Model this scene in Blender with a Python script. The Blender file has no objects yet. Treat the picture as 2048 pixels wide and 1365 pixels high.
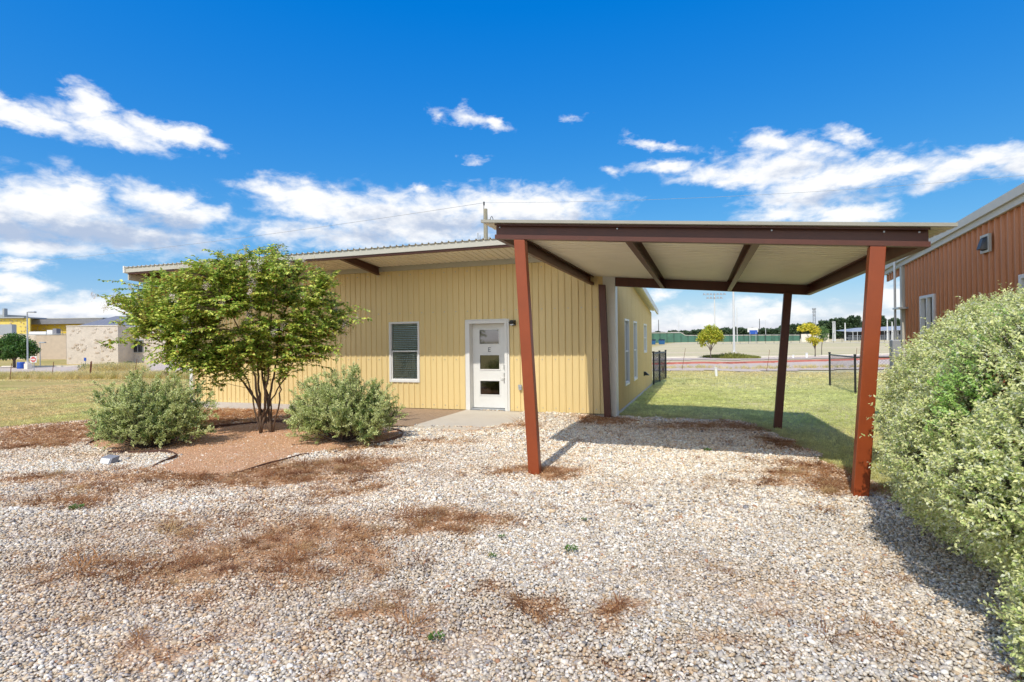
import bpy, math, random
import numpy as np
from mathutils import Vector, Matrix
rng = np.random.default_rng(7)
random.seed(7)
S = bpy.context.scene
D = bpy.data
R = math.radians

# ------------------------------------------------------------------ camera
YAW = R(19.17)
cam_data = D.cameras.new('camera')
cam = D.objects.new('camera', cam_data)
S.collection.objects.link(cam)
cam_data.sensor_width = 36.0
cam_data.lens = 36.0 * 1101.7 / 2048.0
cam_data.clip_start = 0.05
cam_data.clip_end = 4000
cam.matrix_world = (Matrix.Translation((0, 0, 1.67)) @ Matrix.Rotation(YAW, 4, 'Z')
                    @ Matrix.Rotation(R(90 + 0.109), 4, 'X') @ Matrix.Rotation(R(-0.694), 4, 'Z'))
S.camera = cam

# ------------------------------------------------------------------ view, sun, sky
S.view_settings.view_transform = 'Standard'
S.view_settings.look = 'None'
S.view_settings.gamma = 1.0
S.view_settings.use_curve_mapping = False
S.view_settings.exposure = 0.5
SUN_EL, SUN_KX = 52.2, 0.07
trav = Vector((SUN_KX, 1.0, 0)).normalized() * math.cos(R(SUN_EL))
trav.z = -math.sin(R(SUN_EL))
sun_l = D.lights.new('sun', 'SUN')
sun_l.energy = 2.6
sun_l.angle = R(0.53)
sun_l.color = (1.0, 0.95, 0.86)
sun = D.objects.new('sun', sun_l)
S.collection.objects.link(sun)
sun.rotation_euler = trav.to_track_quat('-Z', 'Y').to_euler()

W = D.worlds.new('World'); S.world = W; W.use_nodes = True
wn, wl = W.node_tree.nodes, W.node_tree.links
wn.clear()
def wmath(op, a=None, b=None, c=None, clamp=False):
    n = wn.new('ShaderNodeMath'); n.operation = op; n.use_clamp = clamp
    for i, v in enumerate((a, b, c)):
        if v is None: continue
        if isinstance(v, (int, float)): n.inputs[i].default_value = v
        else: wl.new(v, n.inputs[i])
    return n.outputs[0]
tc = wn.new('ShaderNodeTexCoord')
sx = wn.new('ShaderNodeSeparateXYZ'); wl.new(tc.outputs['Generated'], sx.inputs[0])
az = wmath('MULTIPLY', wmath('ARCTAN2', sx.outputs[0], sx.outputs[1]), 57.2958)
el = wmath('MULTIPLY', wmath('ARCSINE', sx.outputs[2]), 57.2958)
cv = wn.new('ShaderNodeCombineXYZ'); wl.new(az, cv.inputs[0]); wl.new(el, cv.inputs[1])
def wnoise(vec, scale, detail, rough=.6, dist=0.0):
    n = wn.new('ShaderNodeTexNoise'); wl.new(vec, n.inputs['Vector'])
    n.inputs['Scale'].default_value = scale; n.inputs['Detail'].default_value = detail
    n.inputs['Roughness'].default_value = rough; n.inputs['Distortion'].default_value = dist
    return n
def wvec(op, a, b):
    n = wn.new('ShaderNodeVectorMath'); n.operation = op
    for i, v in enumerate((a, b)):
        if isinstance(v, tuple): n.inputs[i].default_value = v
        else: wl.new(v, n.inputs[i])
    return n.outputs[0]
stretch = wvec('MULTIPLY', cv.outputs[0], (1.0, 1.9, 1.0))
warp = wvec('MULTIPLY', wvec('SUBTRACT', wnoise(stretch, .16, 6, .62).outputs['Color'], (.5, .5, .5)), (5.5, 2.2, 0))
warp2 = wvec('MULTIPLY', wvec('SUBTRACT', wnoise(stretch, .9, 5, .6).outputs['Color'], (.5, .5, .5)), (2.0, 1.1, 0))
P = wvec('ADD', wvec('ADD', cv.outputs[0], warp), warp2)
def ellipses(pts, vec):
    acc = None
    for (a0, e0, ra, re, t, s) in pts:
        m = wn.new('ShaderNodeMapping'); m.vector_type = 'TEXTURE'
        m.inputs['Location'].default_value = (a0, e0, 0)
        m.inputs['Rotation'].default_value = (0, 0, R(t))
        m.inputs['Scale'].default_value = (ra * 1.5, re * 1.6, 1)
        wl.new(vec, m.inputs['Vector'])
        l = wn.new('ShaderNodeVectorMath'); l.operation = 'LENGTH'; wl.new(m.outputs[0], l.inputs[0])
        v = wmath('MULTIPLY_ADD', l.outputs['Value'], -s, s)
        acc = v if acc is None else wmath('SMOOTH_MAX', acc, v, .12)
    return acc
CL = [(-60.2,17.5,3.0,.8,-10,1),(-56.5,19.2,1.5,1.3,0,1),(-55.3,18,3.8,1.07,-8,1),(-50.4,18.25,3.1,.8,-8,1),(-63,18.3,2.5,.6,-10,.9),(-23.3,22,2.6,.54,-14,.55),(-23.8,22.8,.7,.7,-40,.45),(-20.9,21.5,1.8,.45,-12,.6),(-26.6,22.4,1,.4,-20,.5),(-23.2,18.4,1.35,.33,0,.5),(-58.8,10.9,3.9,2.25,0,1),(-62.6,10,3.3,2.2,0,1),(-57.5,12.5,2.3,1.1,0,1),(-50.9,12.1,3.4,1.5,-10,1),(-55.9,9.5,7.8,1.5,0,.9),(-60.3,8,5,.85,0,.8),(-51.3,9.7,4.1,1.1,-5,.7),(-41.9,14.3,3.3,.8,-5,.9),(-38.2,13.4,5.6,1.6,-8,1),(-29,12.5,9.6,2.2,-3,1),(-18.7,13.7,8.3,1.6,0,1),(-16.1,12.7,5.7,1.5,0,1),(-41.9,10.9,4.9,1,5,.6),(-35.4,10.8,7.2,1.2,0,.8),(-28.5,15.3,1.4,.4,0,.6),(-3.9,18.8,3.4,.36,-12,.55),(-5.3,19,2,.36,-20,.5),(-3.4,16.8,3.4,.55,-3,.7),(7,17.6,2.9,.85,-10,.8),(9.4,16.7,3.2,.8,-8,.7),(7,15.4,5,1.4,-8,.9),(3.5,15.4,5.3,.9,-5,.9),(12.6,17.2,1.7,.65,-20,.7),(11,14,5.4,1.1,5,1),(15.4,14.3,4.5,.9,-3,.9),(20.7,13.4,4,.9,6,1),(24.8,13,2.4,1.1,8,1),(8.6,12.8,4.5,1.1,0,.9),(7.3,11.6,3.7,.9,0,.8),(12.1,10.8,2.8,1,0,1),(-12.5,21.9,1,.27,0,.4),(-9,17.1,1,.38,0,.35),(-61.2,6.4,1.7,.46,0,.8),(-60.9,4.8,1.75,.85,0,.85),(-62,3.7,1.4,.5,0,.7),(-55.9,2.9,5,1.2,0,.95),(-58.2,2.2,5,.7,0,.9),(-4.2,4.6,1.45,.65,0,.6),(.2,2,5.5,.9,0,.75),(6.8,2.5,4.6,.75,0,.75),(4.2,3.2,2.4,.7,0,.6),(13.9,1.6,3.6,.7,0,.6),(15.7,3.6,1.7,1.2,0,.75)]
GR = [(-55.5,9.2,7.5,1.0,0,1),(-51.5,10.6,3.5,.9,-5,.9),(-60,9.0,5,.9,0,1),(-26,12.2,7.5,.9,-3,.7),(-34,10.9,6,.8,0,.6),(-17,12.2,6,.8,0,.6),(11.5,12.6,4,.6,0,.7),(9,15.2,3,.5,0,.4),(-55,1.8,6,.7,0,.6),(21,12.6,4,.5,5,.4)]
dens0 = ellipses(CL, P)
# scattered unseen clouds outside the frame, cover raised to fill the shade
far_side = wmath('GREATER_THAN', wmath('ABSOLUTE', wmath('ADD', az, 19.2)), 52.0)
gen = wmath('MULTIPLY', wmath('SUBTRACT', wnoise(stretch, .055, 3, .5).outputs['Fac'], .43), 5.0)
lowband = wmath('SUBTRACT', 1.0, wmath('MULTIPLY', wmath('SUBTRACT', el, 12.0), .02), clamp=True)
gen = wmath('MULTIPLY', wmath('MULTIPLY', gen, lowband), far_side)
dens0 = wmath('MAXIMUM', dens0, wmath('SUBTRACT', gen, wmath('MULTIPLY', wmath('SUBTRACT', 1.0, far_side), 5.0)))
n1 = wnoise(stretch, .42, 10, .58, .35)
dens = wmath('ADD', dens0, wmath('MULTIPLY', wmath('SUBTRACT', n1.outputs['Fac'], .48), 1.25))
mr = wn.new('ShaderNodeMapRange'); mr.interpolation_type = 'SMOOTHSTEP'
wl.new(dens, mr.inputs['Value']); mr.inputs['From Min'].default_value = .0; mr.inputs['From Max'].default_value = .78
cloud_fac = wmath('MULTIPLY', mr.outputs[0], .97)
cloud_fac = wmath('MULTIPLY', cloud_fac, wmath('MULTIPLY', wmath('ADD', el, .3), 2.0, clamp=True), clamp=True)
grey = wmath('ADD', ellipses(GR, P), wmath('MULTIPLY', wmath('SUBTRACT', wnoise(stretch, .35, 5, .6).outputs['Fac'], .5), 1.6))
mg = wn.new('ShaderNodeMapRange'); mg.interpolation_type = 'SMOOTHSTEP'
wl.new(grey, mg.inputs['Value']); mg.inputs['From Min'].default_value = -.15; mg.inputs['From Max'].default_value = .8
ccol = wn.new('ShaderNodeMix'); ccol.data_type = 'RGBA'
wl.new(mg.outputs[0], ccol.inputs[0])
ccol.inputs[6].default_value = (5.0, 5.0, 5.0, 1)
ccol.inputs[7].default_value = (2.3, 2.75, 3.6, 1)
# clouds brightened towards the sun, behind the view, as added fill for shade
dt = wn.new('ShaderNodeVectorMath'); dt.operation = 'DOT_PRODUCT'; wl.new(tc.outputs['Generated'], dt.inputs[0]); dt.inputs[1].default_value = tuple(-trav)
near_sun = wmath('MULTIPLY_ADD', wmath('POWER', wmath('MAXIMUM', dt.outputs['Value'], 0.0), 2.5), 2.2, 1.0)
cbright = wn.new('ShaderNodeVectorMath'); cbright.operation = 'SCALE'; wl.new(ccol.outputs[2], cbright.inputs[0]); wl.new(near_sun, cbright.inputs['Scale'])
sky = wn.new('ShaderNodeTexSky'); sky.sky_type = 'NISHITA'; sky.sun_disc = False
sky.sun_elevation = R(SUN_EL)
sky.sun_rotation = math.atan2(-trav.x, -trav.y) % (2 * math.pi)
sky.altitude = 0; sky.air_density = 1.0; sky.dust_density = .35; sky.ozone_density = 3.0
hs = wn.new('ShaderNodeHueSaturation'); hs.inputs['Saturation'].default_value = 1.32; hs.inputs['Value'].default_value = 1.0
hs.inputs['Hue'].default_value = .492
wl.new(sky.outputs[0], hs.inputs['Color'])
# the deep, saturated blue of the photograph: one response curve per channel over the whole sky
spx = wn.new('ShaderNodeSeparateColor'); wl.new(hs.outputs[0], spx.inputs[0])
cmb = wn.new('ShaderNodeCombineColor')
for i_, (v0, x0, p0) in enumerate(((.030, .052, .95), (.178, .249, .76), (.63, .578, .28))):
    cur_ = wmath('MULTIPLY', wmath('POWER', wmath('MULTIPLY', spx.outputs[i_], .1912 / x0), p0), v0 / .1912)
    if i_ == 0: cur_ = wmath('MAXIMUM', wmath('SUBTRACT', cur_, .029 / .1912), .004)
    glow = wmath('MULTIPLY', wmath('MAXIMUM', wmath('SUBTRACT', spx.outputs[0], 1.35 / .1912), 0.0), (1.0, .95, .85)[i_])    # keeps the glow round the sun
    wl.new(wmath('ADD', cur_, glow), cmb.inputs[i_])
mx = wn.new('ShaderNodeMix'); mx.data_type = 'RGBA'
wl.new(cloud_fac, mx.inputs[0]); wl.new(cmb.outputs[0], mx.inputs[6]); wl.new(cbright.outputs[0], mx.inputs[7])
bg = wn.new('ShaderNodeBackground'); bg.inputs['Strength'].default_value = .15
wl.new(mx.outputs[2], bg.inputs['Color'])
wo = wn.new('ShaderNodeOutputWorld'); wl.new(bg.outputs[0], wo.inputs['Surface'])

# ------------------------------------------------------------------ helpers
def ss(t):
    t = np.clip(t, 0, 1); return t * t * (3 - 2 * t)
def G(x, y):
    x = np.asarray(x, float); y = np.asarray(y, float)
    r = np.hypot(x, y)
    return (-.06 - .12 * ss((-6 - x) / 7) - .08 * ss(x / 2) * ss((y - 8) / 4)
            + .0055 * np.maximum(0, np.minimum(r, 420) - 60)
            + .062 * ss((x + 4.6) / .9) * ss((-2.1 - x) / 1.0) * ss((y - 9.2) / .9) * ss((13.6 - y) / .5))
def gz(x, y): return float(G(x, y))
CY, SY = math.cos(YAW), math.sin(YAW)
def site(lat, dep, z=None):          # survey grid turned 19 degrees from the house walls
    x, y = CY * lat - SY * dep, SY * lat + CY * dep
    return Vector((x, y, gz(x, y) if z is None else z))
_perm = rng.random((64, 64))
def vnoise(x, y, s):
    x = np.asarray(x) * s; y = np.asarray(y) * s
    xi = np.floor(x).astype(int); yi = np.floor(y).astype(int)
    fx = ss(x - xi); fy = ss(y - yi)
    g = lambda a, b: _perm[a % 64, b % 64]
    return (g(xi, yi) * (1 - fx) * (1 - fy) + g(xi + 1, yi) * fx * (1 - fy)
            + g(xi, yi + 1) * (1 - fx) * fy + g(xi + 1, yi + 1) * fx * fy)
def fbm(x, y, s, o=4):
    v = 0; a = .5; t = 0
    for k in range(o):
        v = v + a * vnoise(np.asarray(x) + 17.3 * k, np.asarray(y) - 9.1 * k, s * 2 ** k); t += a; a *= .55
    return v / t
def inside(x, y, poly):
    x = np.asarray(x); y = np.asarray(y); c = np.zeros(x.shape, bool)
    n = len(poly); j = n - 1
    for i in range(n):
        xi, yi = poly[i]; xj, yj = poly[j]
        m = ((yi > y) != (yj > y)) & (x < (xj - xi) * (y - yi) / (yj - yi + 1e-12) + xi)
        c ^= m; j = i
    return c
def poly_dist(x, y, poly):
    x = np.asarray(x); y = np.asarray(y); d = np.full(x.shape, 1e9)
    n = len(poly)
    for i in range(n):
        ax, ay = poly[i]; bx, by = poly[(i + 1) % n]
        vx, vy = bx - ax, by - ay; L = vx * vx + vy * vy + 1e-9
        t = np.clip(((x - ax) * vx + (y - ay) * vy) / L, 0, 1)
        d = np.minimum(d, np.hypot(x - ax - t * vx, y - ay - t * vy))
    return d

class MB:
    def __init__(s): s.v = []; s.f = []
    def add(s, vs, fs):
        o = len(s.v); s.v += [tuple(v) for v in vs]; s.f += [tuple(i + o for i in f) for f in fs]
        return s
    def box(s, x0, x1, y0, y1, z0, z1):
        return s.add([(x0,y0,z0),(x1,y0,z0),(x1,y1,z0),(x0,y1,z0),(x0,y0,z1),(x1,y0,z1),(x1,y1,z1),(x0,y1,z1)],
              [(0,3,2,1),(4,5,6,7),(0,1,5,4),(1,2,6,5),(2,3,7,6),(3,0,4,7)])
    def hexa(s, p):       # eight corners: bottom ring then top ring
        return s.add(p, [(0,3,2,1),(4,5,6,7),(0,1,5,4),(1,2,6,5),(2,3,7,6),(3,0,4,7)])
    def obox(s, c, ax, ay, az_, hx, hy, hz):
        c = Vector(c); ax = Vector(ax).normalized()*hx; ay = Vector(ay).normalized()*hy; az_ = Vector(az_).normalized()*hz
        return s.hexa([c-ax-ay-az_, c+ax-ay-az_, c+ax+ay-az_, c-ax+ay-az_, c-ax-ay+az_, c+ax-ay+az_, c+ax+ay+az_, c-ax+ay+az_])
    def tube(s, pts, rad, n=6, cap=True):
        pts = [Vector(p) for p in pts]
        if not hasattr(rad, '__len__'): rad = [rad] * len(pts)
        o = len(s.v); ref = None
        for i, p in enumerate(pts):
            t = (pts[min(i+1, len(pts)-1)] - pts[max(i-1, 0)])
            t = t.normalized() if t.length > 1e-9 else Vector((0,0,1))
            if ref is None: ref = Vector((1,0,0)) if abs(t.x) < .8 else Vector((0,1,0))
            u = (ref - t * ref.dot(t)).normalized(); w = t.cross(u); ref = u
            for k in range(n):
                a = 2 * math.pi * k / n
                s.v.append(tuple(p + (u * math.cos(a) + w * math.sin(a)) * rad[i]))
        for i in range(len(pts)-1):
            for k in range(n):
                a = o + i*n + k; b = o + i*n + (k+1) % n
                s.f.append((a, b, b+n, a+n))
        if cap:
            s.f.append(tuple(o + k for k in range(n))[::-1]); s.f.append(tuple(o + (len(pts)-1)*n + k for k in range(n)))
        return s
    def mesh(s, name):
        m = D.meshes.new(name); m.from_pydata(s.v, [], s.f); m.update(); return m
    def build(s, name, mat, parent=None, smooth=False, bevel=0):
        return link(name, s.mesh(name), mat, parent, smooth, bevel)
def link(name, mesh, mat, parent=None, smooth=False, bevel=0):
    o = D.objects.new(name, mesh); S.collection.objects.link(o)
    if mat is not None and len(mesh.materials) == 0: mesh.materials.append(mat)
    if smooth:
        mesh.polygons.foreach_set('use_smooth', [True] * len(mesh.polygons))
    if bevel:
        b = o.modifiers.new('bevel', 'BEVEL'); b.width = bevel; b.segments = 2; b.limit_method = 'ANGLE'
    if parent is not None: attach(o, parent)
    return o
def attach(o, parent):
    o.parent = parent
    o.matrix_parent_inverse = Matrix.Translation(-parent.location) if parent.type == 'EMPTY' else Matrix.Identity(4)
    return o
def empty(name, loc, label, cat, group=None, rz=0):
    o = D.objects.new(name, None); S.collection.objects.link(o); o.location = loc; o.empty_display_size = .2
    return tag(o, label, cat, group)
def tag(o, label=None, cat=None, group=None, kind=None):
    if label: o['label'] = label
    if cat: o['category'] = cat
    if group: o['group'] = group
    if kind: o['kind'] = kind
    return o
def fastmesh(name, V, F, col=None):
    V = np.asarray(V, np.float32); F = np.asarray(F, np.int32)
    m = D.meshes.new(name); m.vertices.add(len(V)); m.vertices.foreach_set('co', V.ravel())
    k = F.shape[1]
    m.loops.add(F.size); m.loops.foreach_set('vertex_index', F.ravel())
    m.polygons.add(len(F)); m.polygons.foreach_set('loop_start', np.arange(0, F.size, k, dtype=np.int32))
    m.update(calc_edges=True)
    if col is not None:
        a = m.attributes.new('tint', 'FLOAT_COLOR', 'POINT')
        c = np.ones((len(V), 4), np.float32); c[:, :3] = col; a.data.foreach_set('color', c.ravel())
    return m

# ------------------------------------------------------------------ materials
def newmat(name):
    m = D.materials.new(name); m.use_nodes = True; nt = m.node_tree
    return m, nt, nt.nodes['Principled BSDF']
def mat(name, col, rough=.5, metal=0, var=.08, scale=6, bump=0, bscale=60, spec=.5, grime=None, stretch=(1,1,1)):
    m, nt, b = newmat(name); N, L = nt.nodes, nt.links
    tcn = N.new('ShaderNodeTexCoord'); mp = N.new('ShaderNodeMapping'); mp.inputs['Scale'].default_value = stretch
    geo = N.new('ShaderNodeNewGeometry'); L.new(geo.outputs['Position'], mp.inputs[0])
    n = N.new('ShaderNodeTexNoise'); n.inputs['Scale'].default_value = scale; n.inputs['Detail'].default_value = 6
    n.inputs['Roughness'].default_value = .65
    L.new(mp.outputs[0], n.inputs['Vector'])
    r = N.new('ShaderNodeValToRGB'); L.new(n.outputs['Fac'], r.inputs[0])
    c = np.array(col)
    r.color_ramp.elements[0].position = .3; r.color_ramp.elements[1].position = .7
    r.color_ramp.elements[0].color = (*(c * (1 - var)), 1); r.color_ramp.elements[1].color = (*np.clip(c * (1 + var), 0, 1), 1)
    out = r.outputs[0]
    if grime:
        gcol, amt, gs = grime
        g = N.new('ShaderNodeTexNoise'); g.inputs['Scale'].default_value = gs; g.inputs['Detail'].default_value = 8; g.inputs['Roughness'].default_value = .7
        L.new(mp.outputs[0], g.inputs['Vector'])
        gr = N.new('ShaderNodeMapRange'); gr.inputs['From Min'].default_value = .52; gr.inputs['From Max'].default_value = .75; gr.inputs['To Max'].default_value = amt
        L.new(g.outputs['Fac'], gr.inputs['Value'])
        mxn = N.new('ShaderNodeMix'); mxn.data_type = 'RGBA'; L.new(gr.outputs[0], mxn.inputs[0]); L.new(out, mxn.inputs[6]); mxn.inputs[7].default_value = (*gcol, 1)
        out = mxn.outputs[2]
    L.new(out, b.inputs['Base Color'])
    b.inputs['Roughness'].default_value = rough; b.inputs['Metallic'].default_value = metal
    b.inputs['Specular IOR Level'].default_value = spec
    if bump:
        bn = N.new('ShaderNodeTexNoise'); bn.inputs['Scale'].default_value = bscale; bn.inputs['Detail'].default_value = 5
        L.new(mp.outputs[0], bn.inputs['Vector'])
        bp = N.new('ShaderNodeBump'); bp.inputs['Strength'].default_value = bump; bp.inputs['Distance'].default_value = .02
        L.new(bn.outputs['Fac'], bp.inputs['Height']); L.new(bp.outputs[0], b.inputs['Normal'])
    return m
def tintmat(name, rough=.6, trans=0, spec=.3, inst=False, bump=0, noise=.15, nscale=40):
    m, nt, b = newmat(name); N, L = nt.nodes, nt.links
    a = N.new('ShaderNodeAttribute'); a.attribute_name = 'tint'; a.attribute_type = 'INSTANCER' if inst else 'GEOMETRY'
    src = a.outputs['Color']
    if noise:
        tcn = N.new('ShaderNodeNewGeometry'); n = N.new('ShaderNodeTexNoise'); n.inputs['Scale'].default_value = nscale; n.inputs['Detail'].default_value = 3
        L.new(tcn.outputs['Position'], n.inputs['Vector'])
        mrn = N.new('ShaderNodeMapRange'); mrn.inputs['From Min'].default_value = .3; mrn.inputs['From Max'].default_value = .7
        mrn.inputs['To Min'].default_value = 1 - noise; mrn.inputs['To Max'].default_value = 1 + noise; L.new(n.outputs['Fac'], mrn.inputs['Value'])
        vm = N.new('ShaderNodeVectorMath'); vm.operation = 'SCALE'; L.new(src, vm.inputs[0]); L.new(mrn.outputs[0], vm.inputs['Scale'])
        src = vm.outputs[0]
    L.new(src, b.inputs['Base Color'])
    b.inputs['Roughness'].default_value = rough; b.inputs['Specular IOR Level'].default_value = spec
    if trans:
        t = N.new('ShaderNodeBsdfTranslucent'); L.new(src, t.inputs['Color'])
        mxs = N.new('ShaderNodeMixShader'); mxs.inputs[0].default_value = trans
        L.new(b.outputs[0], mxs.inputs[1]); L.new(t.outputs[0], mxs.inputs[2])
        L.new(mxs.outputs[0], N['Material Output'].inputs['Surface'])
    return m
def glassmat(name, tint, fac=.10, rough=.02, ior=1.5):
    m = D.materials.new(name); m.use_nodes = True; N, L = m.node_tree.nodes, m.node_tree.links
    N.remove(N['Principled BSDF'])
    t = N.new('ShaderNodeBsdfTransparent'); t.inputs[0].default_value = (*tint, 1)
    g = N.new('ShaderNodeBsdfGlossy'); g.inputs['Roughness'].default_value = rough
    f = N.new('ShaderNodeFresnel'); f.inputs['IOR'].default_value = ior
    ad = N.new('ShaderNodeMath'); ad.operation = 'ADD'; ad.use_clamp = True; ad.inputs[1].default_value = fac; L.new(f.outputs[0], ad.inputs[0])
    mxs = N.new('ShaderNodeMixShader'); L.new(ad.outputs[0], mxs.inputs[0]); L.new(t.outputs[0], mxs.inputs[1]); L.new(g.outputs[0], mxs.inputs[2])
    L.new(mxs.outputs[0], N['Material Output'].inputs['Surface'])
    return m
M = dict(
    cream=mat('cream_siding', (.76,.585,.275), .42, var=.04, scale=1.3, stretch=(1,1,.25), grime=((.66,.51,.25), .3, 1.5), bump=.05, bscale=9),
    brownside=mat('brown_siding', (.48,.185,.066), .42, var=.06, scale=1.5, stretch=(1,1,.3), bump=.05, bscale=9),
    white=mat('white_trim', (.74,.73,.69), .4, var=.03, grime=((.6,.57,.5), .3, 3)),
    beige=mat('light_stone_metal', (.50,.475,.40), .45, var=.03, grime=((.5,.45,.35), .3, 2)),
    soffit=mat('soffit_sheet', (.88,.82,.66), .5, var=.03, scale=1.2, grime=((.58,.52,.42), .35, 1.0)),
    roof=mat('roof_sheet', (.55,.53,.46), .35, var=.05, grime=((.35,.33,.28), .3, 2)),
    rust=mat('red_oxide_steel', (.27,.052,.011), .42, var=.08, scale=4, grime=((.22,.045,.014), .5, 2.2), bump=.04, bscale=30),
    darkrust=mat('dark_red_steel', (.085,.03,.018), .5, var=.12, scale=5, grime=((.14,.06,.035), .4, 4)),
    concrete=mat('concrete', (.58,.52,.43), .9, var=.06, scale=1.5, grime=((.45,.39,.31), .6, 1.5), bump=.25, bscale=80),
    foundation=mat('foundation_concrete', (.58,.53,.46), .9, var=.08, scale=3, grime=((.4,.33,.25), .6, 3), bump=.3, bscale=50),
    deck=mat('deck_wood', (.36,.25,.165), .8, var=.2, scale=8, stretch=(6,.6,1), bump=.4, bscale=30, grime=((.45,.34,.24), .5, 4)),
    shadesteel=mat('shaded_steel', (.095,.026,.013), .45, var=.12, scale=5, grime=((.06,.02,.012), .5, 4)),  # shade on the beams and back posts put into a darker steel colour
    edge=mat('sheet_edge', (.34,.32,.26), .5, var=.06),
    black=mat('black_metal', (.02,.02,.02), .4, var=.1),
    steel=mat('galvanised', (.5,.52,.54), .35, metal=.8, var=.08),
    nickel=mat('satin_nickel', (.6,.58,.55), .3, metal=.9, var=.03),
    bark=mat('smooth_bark', (.12,.07,.04), .8, var=.3, scale=14, stretch=(1,1,.3), bump=.4, bscale=25),
    greybark=mat('grey_bark', (.12,.09,.07), .9, var=.3, scale=14, bump=.5, bscale=25),
    whitepole=mat('pale_pole', (.62,.62,.60), .5, var=.05),
    pole=mat('weathered_pole', (.30,.27,.20), .9, var=.25, scale=5, stretch=(3,3,.3), bump=.5, bscale=20),
    stonewall=mat('limestone', (.62,.54,.45), .9, var=.1, scale=1.2, stretch=(1,1,1), grime=((.36,.30,.24), .6, 1.8), bump=.3, bscale=4),
    tanwall=mat('tan_masonry', (.52,.42,.32), .9, var=.1, scale=1.5, bump=.3, bscale=4),
    sheath=mat('yellow_sheathing', (.75,.58,.14), .7, var=.06, scale=1),
    sheath2=mat('ochre_sheathing', (.60,.42,.05), .7, var=.06, scale=1),
    greyroof=mat('grey_roof', (.22,.22,.24), .7, var=.1, scale=1),
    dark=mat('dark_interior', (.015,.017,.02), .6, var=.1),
    blue=mat('blue_plastic', (.02,.09,.42), .5, var=.1),
    bluebin=mat('blue_metal', (.015,.10,.25), .5, var=.15),
    red=mat('red_paint', (.55,.035,.025), .5, var=.08),
    redcurb=mat('red_curb_paint', (.56,.17,.12), .7, var=.15, scale=2, grime=((.5,.3,.25), .6, 2)),
    asphalt=mat('pale_road', (.56,.45,.36), .95, var=.07, scale=.6, grime=((.46,.36,.28), .5, .7)),
    track=mat('white_path', (.76,.69,.58), .9, var=.05, scale=.5),
    green=mat('green_windscreen', (.07,.17,.12), .8, var=.15, scale=.6),
    blind=mat('blind_slat', (.90,.91,.87), .5, var=.03),
    rustpost=mat('rusty_post', (.20,.07,.04), .8, var=.2),
    edging=mat('steel_edging', (.10,.045,.03), .7, var=.3, scale=8),
    tileroof=mat('brown_shingle', (.27,.21,.18), .9, var=.12, scale=.5),
    pipe=mat('white_pipe', (.80,.80,.78), .4, var=.03),
    galv=mat('grey_box', (.38,.40,.42), .5, metal=.2, var=.06),
)
M['glass'] = glassmat('window_glass', (.93,.97,.95), .0)
M['sideglass'] = glassmat('side_window_glass', (.25,.3,.3), .30)
M['doorglass'] = glassmat('door_glass', (.10,.12,.13), .17, rough=.05)
M['lens'] = glassmat('lamp_lens', (.8,.8,.8), .2)
leafmat = tintmat('leaf', .45, .32, .45, noise=.12)
bladem = tintmat('dry_blade', .8, .42, .1, inst=True, noise=.15)

# ------------------------------------------------------------------ terrain
def axis(vals):
    return np.unique(np.round(np.array(vals), 4))
gx = axis(list(np.arange(-30, 30.01, .5)) + list(-30 - np.geomspace(1, 1300, 40)) + list(30 + np.geomspace(1, 1300, 40)))
gy = axis(list(np.arange(-12, 70.01, .5)) + list(-12 - np.geomspace(1, 600, 28)) + list(70 + np.geomspace(1, 1500, 45)))
XX, YY = np.meshgrid(gx, gy)
V = np.stack([XX.ravel(), YY.ravel(), G(XX, YY).ravel() - .012], 1)
ni, nj = XX.shape
idx = np.arange(ni * nj).reshape(ni, nj)
F = np.stack([idx[:-1, :-1].ravel(), idx[:-1, 1:].ravel(), idx[1:, 1:].ravel(), idx[1:, :-1].ravel()], 1)
lawn_m, nt, b = newmat('lawn_ground'); N, L = nt.nodes, nt.links
geo = N.new('ShaderNodeNewGeometry')
def nz(scale, det=5, rough=.6, st=(1,1,1)):
    mp = N.new('ShaderNodeMapping'); mp.inputs['Scale'].default_value = st; L.new(geo.outputs['Position'], mp.inputs[0])
    n = N.new('ShaderNodeTexNoise'); n.inputs['Scale'].default_value = scale; n.inputs['Detail'].default_value = det; n.inputs['Roughness'].default_value = rough
    L.new(mp.outputs[0], n.inputs['Vector']); return n.outputs['Fac']
def mrange(v, a, b_, c=0., d=1.):
    n = N.new('ShaderNodeMapRange'); L.new(v, n.inputs['Value'])
    for k, q in zip(('From Min', 'From Max', 'To Min', 'To Max'), (a, b_, c, d)): n.inputs[k].default_value = q
    return n.outputs[0]
def mixc(f, a, b_):
    n = N.new('ShaderNodeMix'); n.data_type = 'RGBA'
    if isinstance(f, float): n.inputs[0].default_value = f
    else: L.new(f, n.inputs[0])
    for i, q in ((6, a), (7, b_)):
        if isinstance(q, tuple): n.inputs[i].default_value = (*q, 1)
        else: L.new(q, n.inputs[i])
    return n.outputs[2]
sp = N.new('ShaderNodeSeparateXYZ'); L.new(geo.outputs['Position'], sp.inputs[0])
near = mixc(mrange(nz(.35, 5), .35, .62), (.52,.54,.20), (.68,.60,.33))
dry = mixc(mrange(nz(.07, 6, .6, (.25, 1.6, 1)), .35, .65), (.74,.60,.40), (.62,.55,.30))
dist = mrange(sp.outputs[1], 27, 36)
leftm = mrange(sp.outputs[0], -9, -13)
g2 = mixc(dist, near, dry)
leftc = mixc(mrange(nz(.3, 5, .6, (.5, 1.5, 1)), .38, .62), (.42,.35,.10), (.60,.44,.18))
g3 = mixc(leftm, g2, leftc)
g3 = mixc(mrange(nz(9, 6, .7), .35, .7), g3, mixc(.4, g3, (.2,.16,.07)))
L.new(g3, b.inputs['Base Color']); b.inputs['Roughness'].default_value = .95; b.inputs['Specular IOR Level'].default_value = .1
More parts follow.
